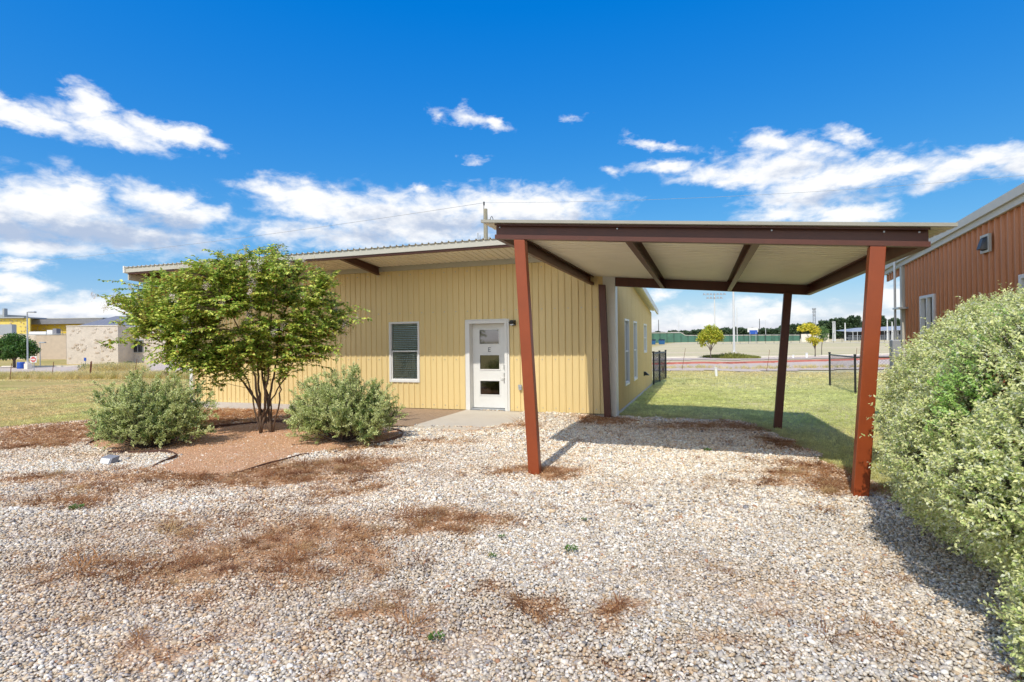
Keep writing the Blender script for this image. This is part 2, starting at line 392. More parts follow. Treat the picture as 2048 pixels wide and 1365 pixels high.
bp = N.new('ShaderNodeBump'); bp.inputs['Strength'].default_value = .8; bp.inputs['Distance'].default_value = .03; L.new(nz(35, 4, .7), bp.inputs['Height']); L.new(bp.outputs[0], b.inputs['Normal'])
tag(link('lawn_ground', fastmesh('lawn_ground', V, F), lawn_m), kind='structure')

def drape(name, poly, m, lift, step, edge=0, es=2.0):
    poly = [(float(a), float(b_)) for a, b_ in poly]
    xs = [p[0] for p in poly]; ys = [p[1] for p in poly]
    ax = np.arange(min(xs) - edge, max(xs) + edge + step, step); ay = np.arange(min(ys) - edge, max(ys) + edge + step, step)
    X, Y = np.meshgrid(ax, ay)
    mask = inside(X[:-1, :-1] + step / 2, Y[:-1, :-1] + step / 2, poly)
    if edge:
        cx, cy = X[:-1, :-1] + step / 2, Y[:-1, :-1] + step / 2
        d = poly_dist(cx, cy, poly) * np.where(mask, 1, -1) + (fbm(cx, cy, es) - .5) * edge * 2
        mask = d > 0
    id_ = np.arange(X.size).reshape(X.shape)
    F = np.stack([id_[:-1, :-1][mask], id_[:-1, 1:][mask], id_[1:, 1:][mask], id_[1:, :-1][mask]], 1)
    u, inv = np.unique(F, return_inverse=True); F = inv.reshape(F.shape)
    V = np.stack([X.ravel(), Y.ravel(), G(X, Y).ravel() + lift], 1)[u]
    me = fastmesh(name, V, F)
    return tag(link(name, me, m), kind='structure'), me, V

MULCH = [(-10.72,7.0),(-11.2,7.45),(-11.0,8.0),(-10.5,8.5),(-10.04,9.17),(-9.83,9.94),(-9.17,10.16),(-8.41,9.95),(-7.13,9.94),(-6.1,9.7),(-5.5,9.38),(-5.23,8.78),(-5.31,8.25),(-5.67,7.9),(-5.83,7.33),(-5.96,7.02),(-5.94,6.37),(-6.01,5.72),(-6.54,5.55),(-7.49,5.72),(-7.72,6.23),(-7.97,6.56),(-8.49,6.76),(-9.21,6.53)]
GRAVEL = [(-15.6,7.5),(-15.05,8.9),(-14.6,9.7),(-14.4,12.58),(-2.0,12.58),(-1.84,12.82),(-1.16,12.73),(-.09,12.75),(.81,12.64),(1.34,11.44),(1.46,9.97),(1.52,8.71),(1.83,8.3),(1.9,7.5),(2.0,6.6),(3.2,6.4),(3.2,1.5),(9,0),(9,-7),(-15,-7),(-16,4)]
NOSTONE = [(-8.6,9.93),(-5.45,9.93),(-4.0,10.05),(-3.7,10.9),(-3.75,11.6),(-4.1,12.6),(-8.6,12.6)]
PATCH = [(-2.52,4.27,.47,.29,.8),(-2.15,4.66,.55,.4,.9),(-1.6,5.08,.6,.38,.9),(-1,5.26,.29,.22,.9),(-.53,5.42,.39,.25,1),(-2.89,4.1,.19,.13,.8),(-1.35,4.52,.37,.27,.7),(-1.77,4.16,.45,.27,.7),(-2.26,3.77,.21,.15,.8),(-2.11,3.32,.24,.14,.5),(-1.84,3.49,.28,.19,.5),(-2.87,3.51,.32,.19,.4),(-.88,3.59,.23,.14,.8),(-.73,3.83,.14,.11,.7),(.25,3.5,.22,.14,.8),(.74,3.41,.15,.11,.8),(.46,3,.14,.12,.6),(-.14,3.74,.2,.09,.6),(-1.1,4.17,.15,.11,.6),(-5.12,6.29,.8,.29,.7),(-6.47,7.39,.8,.29,.7),(-4.93,6.82,.56,.34,.7),(-4.15,6.76,.49,.29,.7),(-3.59,7.23,.92,.49,1),(-2.92,7.72,.91,.44,1),(-2.24,8.05,.73,.41,.8),(-9.95,11.84,2.15,1.62,.9),(-9.21,10.51,.95,.7,.8),(-8.17,12.94,2.35,1.93,1),(-7.23,14.59,2.38,1.56,1),(-5.6,15.2,2.2,1.2,1),(.22,7.38,.47,.2,.9),(.59,7,.29,.15,.8),(2.86,6.67,.48,.19,.4),(4.04,7.27,.53,.44,.9),(4.03,6.61,.42,.37,.8),(4.25,11.05,1.3,.51,.8),(4.69,9.18,.42,.71,.9),(1.89,11.96,.54,.53,.9),(-.26,10.89,.89,.37,.6),(-1.1,9.59,.78,.29,.5),(-2.46,9.13,.66,.35,.8),(-1.17,7.24,1.32,.33,.3),(-3.72,4.95,.9,.23,.3),(.84,2.9,.26,.13,.3),(1.25,3.08,.17,.1,.5),(1.78,3.46,.25,.13,.4),(1.27,4.34,.16,.08,.3),(-1.95,6.55,.54,.32,.6),(-2.61,6.16,.67,.28,.5),(-.56,2.93,.32,.11,.4),(-9.5,9.2,2.2,.5,.4),(-3.0,5.3,1.6,.45,.5),(-2.6,4.4,1.4,.5,.55),(-3.6,4.4,.9,.4,.4),(1.6,3.8,.8,.25,.3),(-2.4,3.9,1.5,.4,.45),(-.9,3.3,1.0,.3,.4),(-4.6,7.4,1.6,.4,.8),(-3.2,7.0,1.0,.35,.9)]
def brown(x, y):
    x = np.asarray(x, float); y = np.asarray(y, float)
    lat = CY * x + SY * y; dep = -SY * x + CY * y
    wx = (fbm(x, y, 2.2) - .5); wy = (fbm(x + 40, y, 2.2) - .5)
    lat = lat + wx * .8; dep = dep + wy * .8
    a = np.zeros(x.shape)
    for (u, w, ru, rw, s) in PATCH:
        e = 1.35 - .72 * np.hypot((lat - u) / ru, (dep - w) / rw)
        a = np.maximum(a, np.clip(e, 0, 1) * s)
    return np.clip(a * (.55 + 1.1 * fbm(x, y, 5)) + .55 * np.clip(fbm(x, y, 1.1) - .62, 0, 1) * 3 + .25 * np.clip(fbm(x + 9, y, 7) - .66, 0, 1) * 5, 0, 1)
# gravel bed: fine crushed base between the stones, coloured by the soil patches
gm, nt, b = newmat('gravel_base'); N, L = nt.nodes, nt.links
geo = N.new('ShaderNodeNewGeometry')
at = N.new('ShaderNodeAttribute'); at.attribute_name = 'soil'
vor = N.new('ShaderNodeTexVoronoi'); vor.inputs['Scale'].default_value = 42; L.new(geo.outputs['Position'], vor.inputs['Vector'])
vsep = N.new('ShaderNodeSeparateXYZ'); L.new(vor.outputs['Color'], vsep.inputs[0])
grey_ = mixc(vsep.outputs[0], (.50,.43,.34), (.80,.72,.60))
grey_ = mixc(mrange(vor.outputs['Distance'], .35, .7), grey_, (.24,.175,.11))
soil = mixc(mrange(nz(14, 6, .7), .35, .65), (.46,.25,.125), (.60,.39,.23))
L.new(mixc(mrange(at.outputs['Fac'], .25, .75), grey_, soil), b.inputs['Base Color'])
b.inputs['Roughness'].default_value = .95; b.inputs['Specular IOR Level'].default_value = .15
bp = N.new('ShaderNodeBump'); bp.inputs['Strength'].default_value = .9; bp.inputs['Distance'].default_value = .015
iv = N.new('ShaderNodeMath'); iv.operation = 'SUBTRACT'; iv.inputs[0].default_value = 1; L.new(vor.outputs['Distance'], iv.inputs[1])
L.new(iv.outputs[0], bp.inputs['Height']); L.new(bp.outputs[0], b.inputs['Normal'])
o, me, V = drape('gravel_ground', GRAVEL, gm, .0, .09, .35, 1.6)
a = me.attributes.new('soil', 'FLOAT', 'POINT'); a.data.foreach_set('value', brown(V[:, 0], V[:, 1]).astype(np.float32))

mm, nt, b = newmat('granite_fines'); N, L = nt.nodes, nt.links
geo = N.new('ShaderNodeNewGeometry')
c = mixc(mrange(nz(60, 5, .7), .3, .7), (.42,.22,.10), (.68,.43,.235))
c = mixc(mrange(nz(1.3, 5), .4, .65), c, (.60,.37,.23))
L.new(c, b.inputs['Base Color']); b.inputs['Roughness'].default_value = .95; b.inputs['Specular IOR Level'].default_value = .1
bp = N.new('ShaderNodeBump'); bp.inputs['Strength'].default_value = .8; bp.inputs['Distance'].default_value = .012; L.new(nz(120, 4, .7), bp.inputs['Height']); L.new(bp.outputs[0], b.inputs['Normal'])
drape('mulch_bed', MULCH, mm, .012, .06, .12, 3)

ROAD = [(-14,26),(-3,31.5),(3.3,33.6),(8.1,35.8),(30,45),(70,62),(70,92),(30,66),(11,50.2),(3.2,44.4),(-3.5,39.5),(-14,34)]
drape('road', ROAD, M['asphalt'], .03, 1.0)
drape('side_road', [(-9,46),(0,50),(3.2,51.5),(12.6,56.5),(40,72),(40,80),(12,62),(3.5,57),(-9,52)], M['asphalt'], .03, 1.0)
drape('sports_path', [(-80,171),(-16,173.0),(35,160),(90,146),(90,149.5),(35,164),(-16,177.0),(-80,176)], M['track'], .05, 2.0)
drape('car_park', [(-46,23.2),(-42.5,23.4),(-37.2,23.2),(-34.0,24.8),(-33.2,27.0),(-31,31),(-28,38),(-26,46),(-30,60),(-46,58),(-49,46),(-53,38.4),(-56.6,34.8),(-62.3,33.3),(-75,34),(-80,28),(-60,22.5)], M['asphalt'], .03, 1.0)
# ------------------------------------------------------------------ instanced scatter (gravel, chips, tufts)
def scatter(name, pts, rot, scl, tint, index, protos, kindlabel=None, kind='stuff', parent=None):
    col = D.collections.new(name + '_source')
    for i, (me_, m_) in enumerate(protos):
        o_ = D.objects.new('%s_piece_%02d' % (name, i), me_); me_.materials.append(m_); col.objects.link(o_)
    me_ = D.meshes.new(name); me_.vertices.add(len(pts)); me_.vertices.foreach_set('co', np.asarray(pts, np.float32).ravel())
    for nm, ty, dat, key in (('rot', 'FLOAT_VECTOR', rot, 'vector'), ('scl', 'FLOAT_VECTOR', scl, 'vector'), ('idx', 'INT', index, 'value')):
        at_ = me_.attributes.new(nm, ty, 'POINT'); at_.data.foreach_set(key, np.asarray(dat, np.int32 if ty == 'INT' else np.float32).ravel())
    at_ = me_.attributes.new('tint', 'FLOAT_COLOR', 'POINT'); c4 = np.ones((len(pts), 4), np.float32); c4[:, :3] = tint; at_.data.foreach_set('color', c4.ravel())
    ob = D.objects.new(name, me_); S.collection.objects.link(ob)
    ng = D.node_groups.new(name, 'GeometryNodeTree')
    ng.interface.new_socket('Geometry', in_out='INPUT', socket_type='NodeSocketGeometry')
    ng.interface.new_socket('Geometry', in_out='OUTPUT', socket_type='NodeSocketGeometry')
    n = ng.nodes; l = ng.links
    gi = n.new('NodeGroupInput'); go = n.new('NodeGroupOutput')
    ci = n.new('GeometryNodeCollectionInfo'); ci.inputs['Collection'].default_value = col
    ci.inputs['Separate Children'].default_value = True; ci.inputs['Reset Children'].default_value = True
    io = n.new('GeometryNodeInstanceOnPoints'); io.inputs['Pick Instance'].default_value = True
    def na(nm, ty):
        q = n.new('GeometryNodeInputNamedAttribute'); q.data_type = ty; q.inputs['Name'].default_value = nm; return q.outputs['Attribute']
    l.new(gi.outputs[0], io.inputs['Points']); l.new(ci.outputs[0], io.inputs['Instance'])
    l.new(na('idx', 'INT'), io.inputs['Instance Index']); l.new(na('rot', 'FLOAT_VECTOR'), io.inputs['Rotation']); l.new(na('scl', 'FLOAT_VECTOR'), io.inputs['Scale'])
    l.new(io.outputs[0], go.inputs[0])
    md = ob.modifiers.new('scatter', 'NODES'); md.node_group = ng
    if kind: ob['kind'] = kind
    return ob
import bmesh
def pebble(seed, flat=.55, sub=1):
    r_ = np.random.default_rng(seed); bm = bmesh.new(); bmesh.ops.create_icosphere(bm, subdivisions=sub, radius=.5)
    for _ in range(7):       # knock flat facets off, as on crushed river stone
        n_ = Vector(r_.normal(size=3)).normalized(); d_ = r_.uniform(.27, .42)
        for v in bm.verts:
            k = v.co.dot(n_) - d_
            if k > 0: v.co -= n_ * k * .9
    a_ = r_.uniform(.75, 1.25)
    for v in bm.verts: v.co = Vector((v.co.x * a_, v.co.y / a_, v.co.z * flat))
    me_ = D.meshes.new('pebble'); bm.to_mesh(me_); bm.free()
    me_.polygons.foreach_set('use_smooth', [True] * len(me_.polygons)); return me_
stone_m = tintmat('gravel_stone', .8, 0, .25, inst=True, noise=.18, nscale=70)
HOUSE_BOX = (-14.75, -1.88, 12.52, 22.3)
def jitter_grid(x0, x1, y0, y1, s):
    X, Y = np.meshgrid(np.arange(x0, x1, s), np.arange(y0, y1, s))
    return X.ravel() + rng.uniform(-.5, .5, X.size) * s, Y.ravel() + rng.uniform(-.5, .5, X.size) * s
def view_keep(x, y, margin=1.2):
    lat = CY * x + SY * y; dep = -SY * x + CY * y
    return (dep > 1.6) & (np.abs(lat) < dep * .95 + margin), dep
def stones():
    out = []
    for (s, d0, d1, size) in ((.0175, 1.6, 5.2, .0265), (.0235, 5.2, 8.5, .032), (.031, 8.5, 11.5, .038), (.045, 11.5, 18, .05)):
        x, y = jitter_grid(-16, 3.4, .6, 12.9, s)
        k, dep = view_keep(x, y, .9); k &= (dep >= d0) & (dep < d1)
        x, y, dep = x[k], y[k], dep[k]
        ing = inside(x, y, GRAVEL); dd = poly_dist(x, y, GRAVEL) * np.where(ing, 1, -1) + (fbm(x, y, 1.6) - .5) * .7
        k = (dd > 0) & ~(inside(x, y, MULCH) & (poly_dist(x, y, MULCH) + (fbm(x, y, 3) - .5) * .35 > .05) & (rng.random(x.size) > .012)) & ~(inside(x, y, NOSTONE) & (poly_dist(x, y, NOSTONE) + (fbm(x, y, 4) - .5) * .5 > 0))
        x, y = x[k], y[k]
        bz = brown(x, y)
        keep = rng.random(x.size) > np.clip(bz * .95 - .22, 0, .62)
        x, y, bz = x[keep], y[keep], bz[keep]
        sc = size * rng.lognormal(0, .28, x.size) * (1 - .25 * bz)
        out.append((x, y, bz, sc))
    x, y, bz, sc = [np.concatenate(q) for q in zip(*out)]
    n = x.size
    z = G(x, y) + rng.uniform(-.001, .014, n) + (fbm(x, y, 2.5) - .5) * .03
    slab_m = inside(x, y, [(-5.6,9.95),(-3.4,9.95),(-3.4,12.6),(-5.6,12.6)]); z = np.where(slab_m, np.maximum(z, .008), z)
    rot = np.stack([rng.normal(0, .35, n), rng.normal(0, .35, n), rng.uniform(0, 6.28, n)], 1)
    scl = sc[:, None] * rng.uniform(.8, 1.25, (n, 3))
    base = np.array([(.76,.67,.54),(.68,.57,.42),(.86,.79,.68),(.58,.51,.43),(.62,.46,.29),(.46,.43,.40),(.25,.24,.24),(.50,.28,.17)])
    pr = np.array([.27,.23,.19,.12,.12,.045,.015,.01])
    t = base[rng.choice(8, n, p=pr)] * rng.uniform(.72, 1.12, (n, 1))
    bl = np.clip(bz * .75 + .5 * np.clip(fbm(x + 31, y, .8) - .45, 0, 1), 0, .8)[:, None]
    t = t * (1 - bl) + t * np.array([.78, .58, .40]) * bl
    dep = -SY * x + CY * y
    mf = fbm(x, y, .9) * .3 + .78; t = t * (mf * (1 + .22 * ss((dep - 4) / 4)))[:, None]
    return np.stack([x, y, z], 1), rot, scl, np.clip(t, 0, .88), rng.integers(0, 8, n)
pts, rot, scl, tint, ix = stones()
scatter('gravel', pts, rot, scl, tint, ix, [(pebble(100 + i, .5 + .03 * i), stone_m) for i in range(8)])
def chips():
    x, y = jitter_grid(-11.4, -5, 5.5, 10.3, .028)
    k = inside(x, y, MULCH); x, y = x[k], y[k]; n = x.size
    t = np.array([(.64,.38,.22),(.50,.26,.14),(.72,.48,.31),(.80,.68,.54)])[rng.choice(4, n, p=[.45,.3,.2,.05])] * rng.uniform(.8, 1.15, (n, 1))
    sc = .015 * rng.lognormal(0, .35, n)
    return np.stack([x, y, G(x, y) + .014], 1), rng.uniform(0, 6.28, (n, 3)), sc[:, None] * np.ones((1, 3)), t, rng.integers(0, 3, n)
pts, rot, scl, tint, ix = chips()
scatter('mulch_chips', pts, rot, scl, tint, ix, [(pebble(300 + i, .6), stone_m) for i in range(3)])

def tuft(seed, n, h, spread, w, lean=.5, wiry=0):
    r_ = np.random.default_rng(seed); V = []; F = []
    for i in range(n):
        a_ = r_.uniform(0, 6.28); b0 = Vector((math.cos(a_), math.sin(a_), 0)) * r_.uniform(0, spread)
        hh = h * r_.uniform(.5, 1.1); dr = Vector((math.cos(a_ + r_.normal(0, .6)), math.sin(a_ + r_.normal(0, .6)), 0))
        side = Vector((-dr.y, dr.x, 0)) * w * .5
        le = lean * r_.uniform(.4, 1.5)
        p0 = b0; p1 = b0 + dr * hh * le * .35 + Vector((0, 0, hh * .6)); p2 = b0 + dr * hh * le * (1.0 + wiry * r_.random()) + Vector((0, 0, hh * r_.uniform(.75, 1.0)))
        k = len(V); V += [p0 - side, p0 + side, p1 + side * .8, p1 - side * .8, p2]
        F += [(k, k+1, k+2, k+3), (k+3, k+2, k+4)]
    me_ = D.meshes.new('tuft'); me_.from_pydata([tuple(v) for v in V], [], F); me_.update(); return me_
# lawn grass: short tufts behind the carport and left of the gravel
def grass():
    out = []
    for (x0, x1, y0, y1, s) in ((-2, 12, 5, 22, .085), (-2, 14, 22, 33, .16), (-30, -13.4, 7, 20, .10), (-40, -13, 20, 34, .24)):
        x, y = jitter_grid(x0, x1, y0, y1, s); out.append((x, y, np.full(x.size, s)))
    x, y, s = [np.concatenate(q) for q in zip(*out)]
    k, dep = view_keep(x, y, 1.5)
    ing = inside(x, y, GRAVEL); dd = poly_dist(x, y, GRAVEL) * np.where(ing, 1, -1) + (fbm(x, y, 1.6) - .5) * .7
    k &= (dd < .06) & ~((x > -15.1) & (x < -1.9) & (y > 12.5) & (y < 22.5)) & ~inside(x, y, ROAD)
    k &= ~((x < -13) & (y > 22.8 - (x + 37) * .12) & (x < -31))
    k &= rng.random(x.size) < .55 + .9 * fbm(x, y, .9)
    x, y, s = x[k], y[k], s[k]; n = x.size
    f = fbm(x, y, .35)[:, None]; dry_ = np.clip((y - 20) / 12, 0, 1)[:, None] * .75
    dry_ = np.where(x[:, None] < -12, np.clip(.55 + (fbm(x, y, .5)[:, None] - .45) * 2.6, 0, .95), dry_)
    gcol = np.array([.62,.68,.22]) * (1 - f) + np.array([.84,.80,.40]) * f
    t = (gcol * (1 - dry_) + np.array([.80,.62,.32]) * dry_) * rng.uniform(.75, 1.2, (n, 1))
    t = t * (.72 + .62 * fbm(x + 7, y, 2.4))[:, None]
    edge = np.exp(-np.abs(poly_dist(x, y, GRAVEL)) * 3)[:, None]
    t = t * (1 - edge * .5) + np.array([.38,.24,.11]) * edge * .5
    sc = (.6 + .5 * rng.random(n) + .7 * np.clip(fbm(x - 4, y, 1.8) - .45, 0, 1) * 2) * np.where(s > .12, 1.5, 1.0)
    return (np.stack([x, y, G(x, y) - .012], 1), np.stack([0*x, 0*x, rng.uniform(0, 6.28, n)], 1), np.stack([sc * 1.25, sc * 1.25, sc * rng.uniform(.6, 1.1, n)], 1), t, rng.integers(0, 4, n))
pts, rot, scl, tint, ix = grass()
scatter('lawn_grass', pts, rot, scl, tint, ix, [(tuft(400 + i, 14, .055, .05, .006, .6), bladem) for i in range(4)])
# rust-brown dead weeds lying in the gravel
def weeds():
    x, y = jitter_grid(-15, 3.2, 1, 13, .06)
    k, dep = view_keep(x, y, .8); bz = brown(x, y)
    k &= inside(x, y, GRAVEL) & ~inside(x, y, MULCH) & ~inside(x, y, NOSTONE) & (rng.random(x.size) < np.clip(bz * .8 - .30 + .9 * (fbm(x + 5, y - 3, 4.5) > .705), 0.014, .7))
    x, y, bz = x[k], y[k], bz[k]; n = x.size
    t = np.array([(.38,.18,.08),(.50,.27,.12),(.60,.38,.19),(.27,.12,.06)])[rng.choice(4, n, p=[.35,.3,.2,.15])] * rng.uniform(.75, 1.2, (n, 1))
    sc = rng.uniform(.5, 1.15, n) * (.7 + .5 * bz)
    return (np.stack([x, y, G(x, y) + .004], 1), np.stack([rng.normal(0, .2, n), rng.normal(0, .2, n), rng.uniform(0, 6.28, n)], 1), np.stack([sc, sc, sc * rng.uniform(.45, 1, n)], 1), t, rng.integers(0, 4, n))
pts, rot, scl, tint, ix = weeds()
scatter('dead_weeds', pts, rot, scl, tint, ix, [(tuft(500 + i, 20, .05, .035, .0035, 1.5, 1.0), bladem) for i in range(4)])
def weed_clumps():
    x, y = jitter_grid(-12, 3.2, 1, 11, .11)
    k, dep = view_keep(x, y, .5); bz = brown(x, y)
    k &= inside(x, y, GRAVEL) & ~inside(x, y, MULCH) & ~inside(x, y, NOSTONE) & (rng.random(x.size) < np.clip(bz - .5, 0, .3) * np.where(fbm(x, y, 3.2) > .52, 1.5, .15) + .003)
    x, y = x[k], y[k]; n = x.size
    t = np.array([(.34,.16,.07),(.44,.23,.10),(.56,.40,.20),(.24,.11,.06)])[rng.choice(4, n, p=[.35,.3,.15,.2])] * rng.uniform(.75, 1.2, (n, 1))
    sc = rng.lognormal(0, .35, n)
    return (np.stack([x, y, G(x, y) + .004], 1), np.stack([rng.normal(0, .2, n), rng.normal(0, .2, n), rng.uniform(0, 6.28, n)], 1), np.stack([sc, sc, sc * rng.uniform(.5, 1, n)], 1), t, rng.integers(0, 3, n))
pts, rot, scl, tint, ix = weed_clumps()
scatter('dead_weed_clumps', pts, rot, scl, tint, ix, [(tuft(540 + i, 60, .055, .075, .0035, 1.6, 1.3), bladem) for i in range(3)])

# ------------------------------------------------------------------ ribbed sheet
PITCH = .16
def rib_breaks(a, b, extra=()):
    xs = {round(a, 4), round(b, 4)}
    for e in extra:
        if a < e < b: xs.add(round(e, 4))
    k = math.floor(a / PITCH) - 1
    while k * PITCH < b + PITCH:
        for d in (.104, .118, .140, .154):
            q = k * PITCH + d
            if a < q < b: xs.add(round(q, 4))
        k += 1
    return sorted(xs)
def rib_h(x, depth=.024):
    t = (x % PITCH)
    if t <= .104 or t >= .154: return 0.
    if t < .118: return depth * (t - .104) / .014
    if t > .140: return depth * (.154 - t) / .014
    return depth
def ribbed(a, b, lo, hi, fn, openings=(), depth=.024):
    """sheet from a to b along its width; lo/hi give the ends of each rib line; fn maps (s, out, t) to the world"""
    mb = MB(); ex = [e for o in openings for e in o[:2]]
    xs = rib_breaks(a, b, ex)
    for x0, x1 in zip(xs[:-1], xs[1:]):
        xm = (x0 + x1) / 2; spans = [(lo(x0), lo(x1), hi(x0), hi(x1))]
        for (oa, ob, oz0, oz1) in openings:
            if oa < xm < ob:
                l0, l1, h0, h1 = spans.pop()
                spans += [(oz1, oz1, h0, h1)]
                if oz0 > l0 + .01: spans.insert(0, (l0, l1, oz0, oz0))
        for (l0, l1, h0, h1) in spans:
            mb.add([fn(x0, rib_h(x0, depth), l0), fn(x1, rib_h(x1, depth), l1), fn(x1, rib_h(x1, depth), h1), fn(x0, rib_h(x0, depth), h0)], [(0, 1, 2, 3)])
    return mb
def panels(a, b, lo, hi, fn, m, parent, openings=(), name='wall_panel', w=.96, depth=.024):
    x = a
    while x < b - .02:
        x1 = min(b, x + w)
        if b - x1 < .1: x1 = b
        off = .0015 * (int(round((x - a) / w)) % 2)
        ribbed(x, x1, lo, hi, lambda s, o_, t, off=off: fn(s, o_ + off, t), openings, depth).build(name, m, parent)
        x = x1
def screws(parent, pts, ax):
    mb = MB()
    for p in pts: mb.obox(p, (1,0,0), (0,1,0), (0,0,1), .009, .008, .009)
    o_ = mb.build('screws', M['steel'], parent); o_['kind'] = 'stuff'; return o_

# ------------------------------------------------------------------ the cream house
house = empty('house', (-8.3, 12.6, 0), 'low cream ribbed metal house with an overhanging eave, white window and door', 'house')
WY, WL, WR, WB = 12.6, -14.6, -2.16, 22.1
roofz = lambda y: 3.83 - .085 * (y - 10.78)
WIN = (-7.78, -6.89, .66, 2.23)
DOOR = (-5.55, -4.49, -.0, 2.21)
panels(WL, WR, lambda s: .0, lambda s: 3.60, lambda s, o_, t: (s, WY - o_, t), M['cream'], house, (WIN, DOOR))
RX = -1.93
SW = [(14.3, 15.15, .5, 2.24), (16.15, 17.0, .5, 2.24), (19.1, 20.05, 1.24, 2.24)]
panels(12.92, WB, lambda s: 0., lambda s: roofz(s) - .12, lambda s, o_, t: (RX + o_, s, t), M['cream'], house, SW)
panels(WY, WB, lambda s: 0., lambda s: roofz(s) - .12, lambda s, o_, t: (WL - o_, s, t), M['cream'], house)
panels(WL, RX, lambda s: 0., lambda s: roofz(WB) - .12, lambda s, o_, t: (s, WB + o_, t), M['cream'], house)
MB().box(-14.68, -14.56, 12.52, 12.66, -.02, 3.60).build('corner_trim', M['white'], house)
MB().box(-2.16, -1.88, 12.57, 12.92, -.06, 3.58).build('corner_post', M['white'], house, bevel=.006)
MB().box(-14.60, -8.0, 12.50, 12.60, -.5, -.004).box(-14.6, -14.5, 12.6, 22.1, -.5, -.004).box(-2.03, -1.905, 12.93, 22.1, -.5, -.004).box(-8.0, -2.16, 12.55, 12.6, -.5, -.03).build('foundation', M['foundation'], house)
MB().box(-14.5, -2.05, 12.7, 22.0, -.1, -.02).build('floor', M['concrete'], house)
MB().box(WL - .02, -2.0, 12.54, 12.60, 3.56, 3.685).build('soffit_trim', M['beige'], house)
# roof sheets run from front to back
x = -14.93
while x < -1.75:
    x1 = min(-1.75, x + .96)
    mb = MB(); xs = rib_breaks(x, x1)
    for a0, a1 in zip(xs[:-1], xs[1:]):
        h0, h1 = rib_h(a0, .03), rib_h(a1, .03)
        mb.add([(a0, 10.74, roofz(10.74) + h0), (a1, 10.74, roofz(10.74) + h1), (a1, 22.45, roofz(22.45) + h1), (a0, 22.45, roofz(22.45) + h0)], [(0, 1, 2, 3)])
    mb.build('roof_panel', M['roofu'] if 'roofu' in M else M['soffit'], house)
    x = x1
MB().box(-14.95, -1.73, 10.77, 10.80, 3.70, 3.823).build('fascia', M['beige'], house)
MB().box(-14.85, -1.80, 10.80, 10.90, 3.655, 3.70).box(-14.85, -1.80, 10.80, 10.815, 3.70, 3.80).build('eave_purlin', M['shadesteel'], house)
for xx in (-14.98, -1.73):
    mb = MB()
    y0, y1 = 10.74, 22.5
    mb.hexa([(xx, y0, roofz(y0) - .14), (xx + .06, y0, roofz(y0) - .14), (xx + .06, y1, roofz(y1) - .14), (xx, y1, roofz(y1) - .14),
             (xx, y0, roofz(y0) + .045), (xx + .06, y0, roofz(y0) + .045), (xx + .06, y1, roofz(y1) + .045), (xx, y1, roofz(y1) + .045)])
    mb.build('rake_trim', M['white'], house)
MB().hexa([(-14.90, 10.82, 3.50), (-14.86, 10.82, 3.50), (-14.86, 12.5, 3.40), (-14.90, 12.5, 3.40), (-14.90, 10.82, 3.68), (-14.86, 10.82, 3.68), (-14.86, 12.5, 3.56), (-14.90, 12.5, 3.56)]).build('rake_skirt', M['beige'], house)
for xx in (-14.7, -8.05):
    mb = MB(); y0, y1 = 10.98, 12.55
    for (xa, xb, zb0, zb1, zt) in ((xx - .045, xx + .045, 0, .015, 0), (xx - .004, xx + .004, .015, 1, 0)):
        pass
    b0, b1 = 3.66, 3.47
    t0, t1 = roofz(y0) - .01, roofz(y1) - .01
    mb.hexa([(xx-.05,y0,b0),(xx+.05,y0,b0),(xx+.05,y1,b1),(xx-.05,y1,b1),(xx-.05,y0,b0+.012),(xx+.05,y0,b0+.012),(xx+.05,y1,b1+.012),(xx-.05,y1,b1+.012)])
    mb.hexa([(xx-.006,y0,b0+.012),(xx+.006,y0,b0+.012),(xx+.006,y1,b1+.012),(xx-.006,y1,b1+.012),(xx-.006,y0,t0-.012),(xx+.006,y0,t0-.012),(xx+.006,y1,t1-.012),(xx-.006,y1,t1-.012)])
    mb.hexa([(xx-.05,y0,t0-.012),(xx+.05,y0,t0-.012),(xx+.05,y1,t1-.012),(xx-.05,y1,t1-.012),(xx-.05,y0,t0),(xx+.05,y0,t0),(xx+.05,y1,t1),(xx-.05,y1,t1)])
    mb.build('eave_beam', M['darkrust'], house)
screws(house, [(x_, WY - .006, z_) for x_ in np.arange(-14.5, -2.3, .32) for z_ in (.1, 1.25, 2.45, 3.45) if not (-7.85 < x_ < -6.8 and .6 < z_ < 2.3) and not (-5.6 < x_ < -4.4 and z_ < 2.3)], 0)
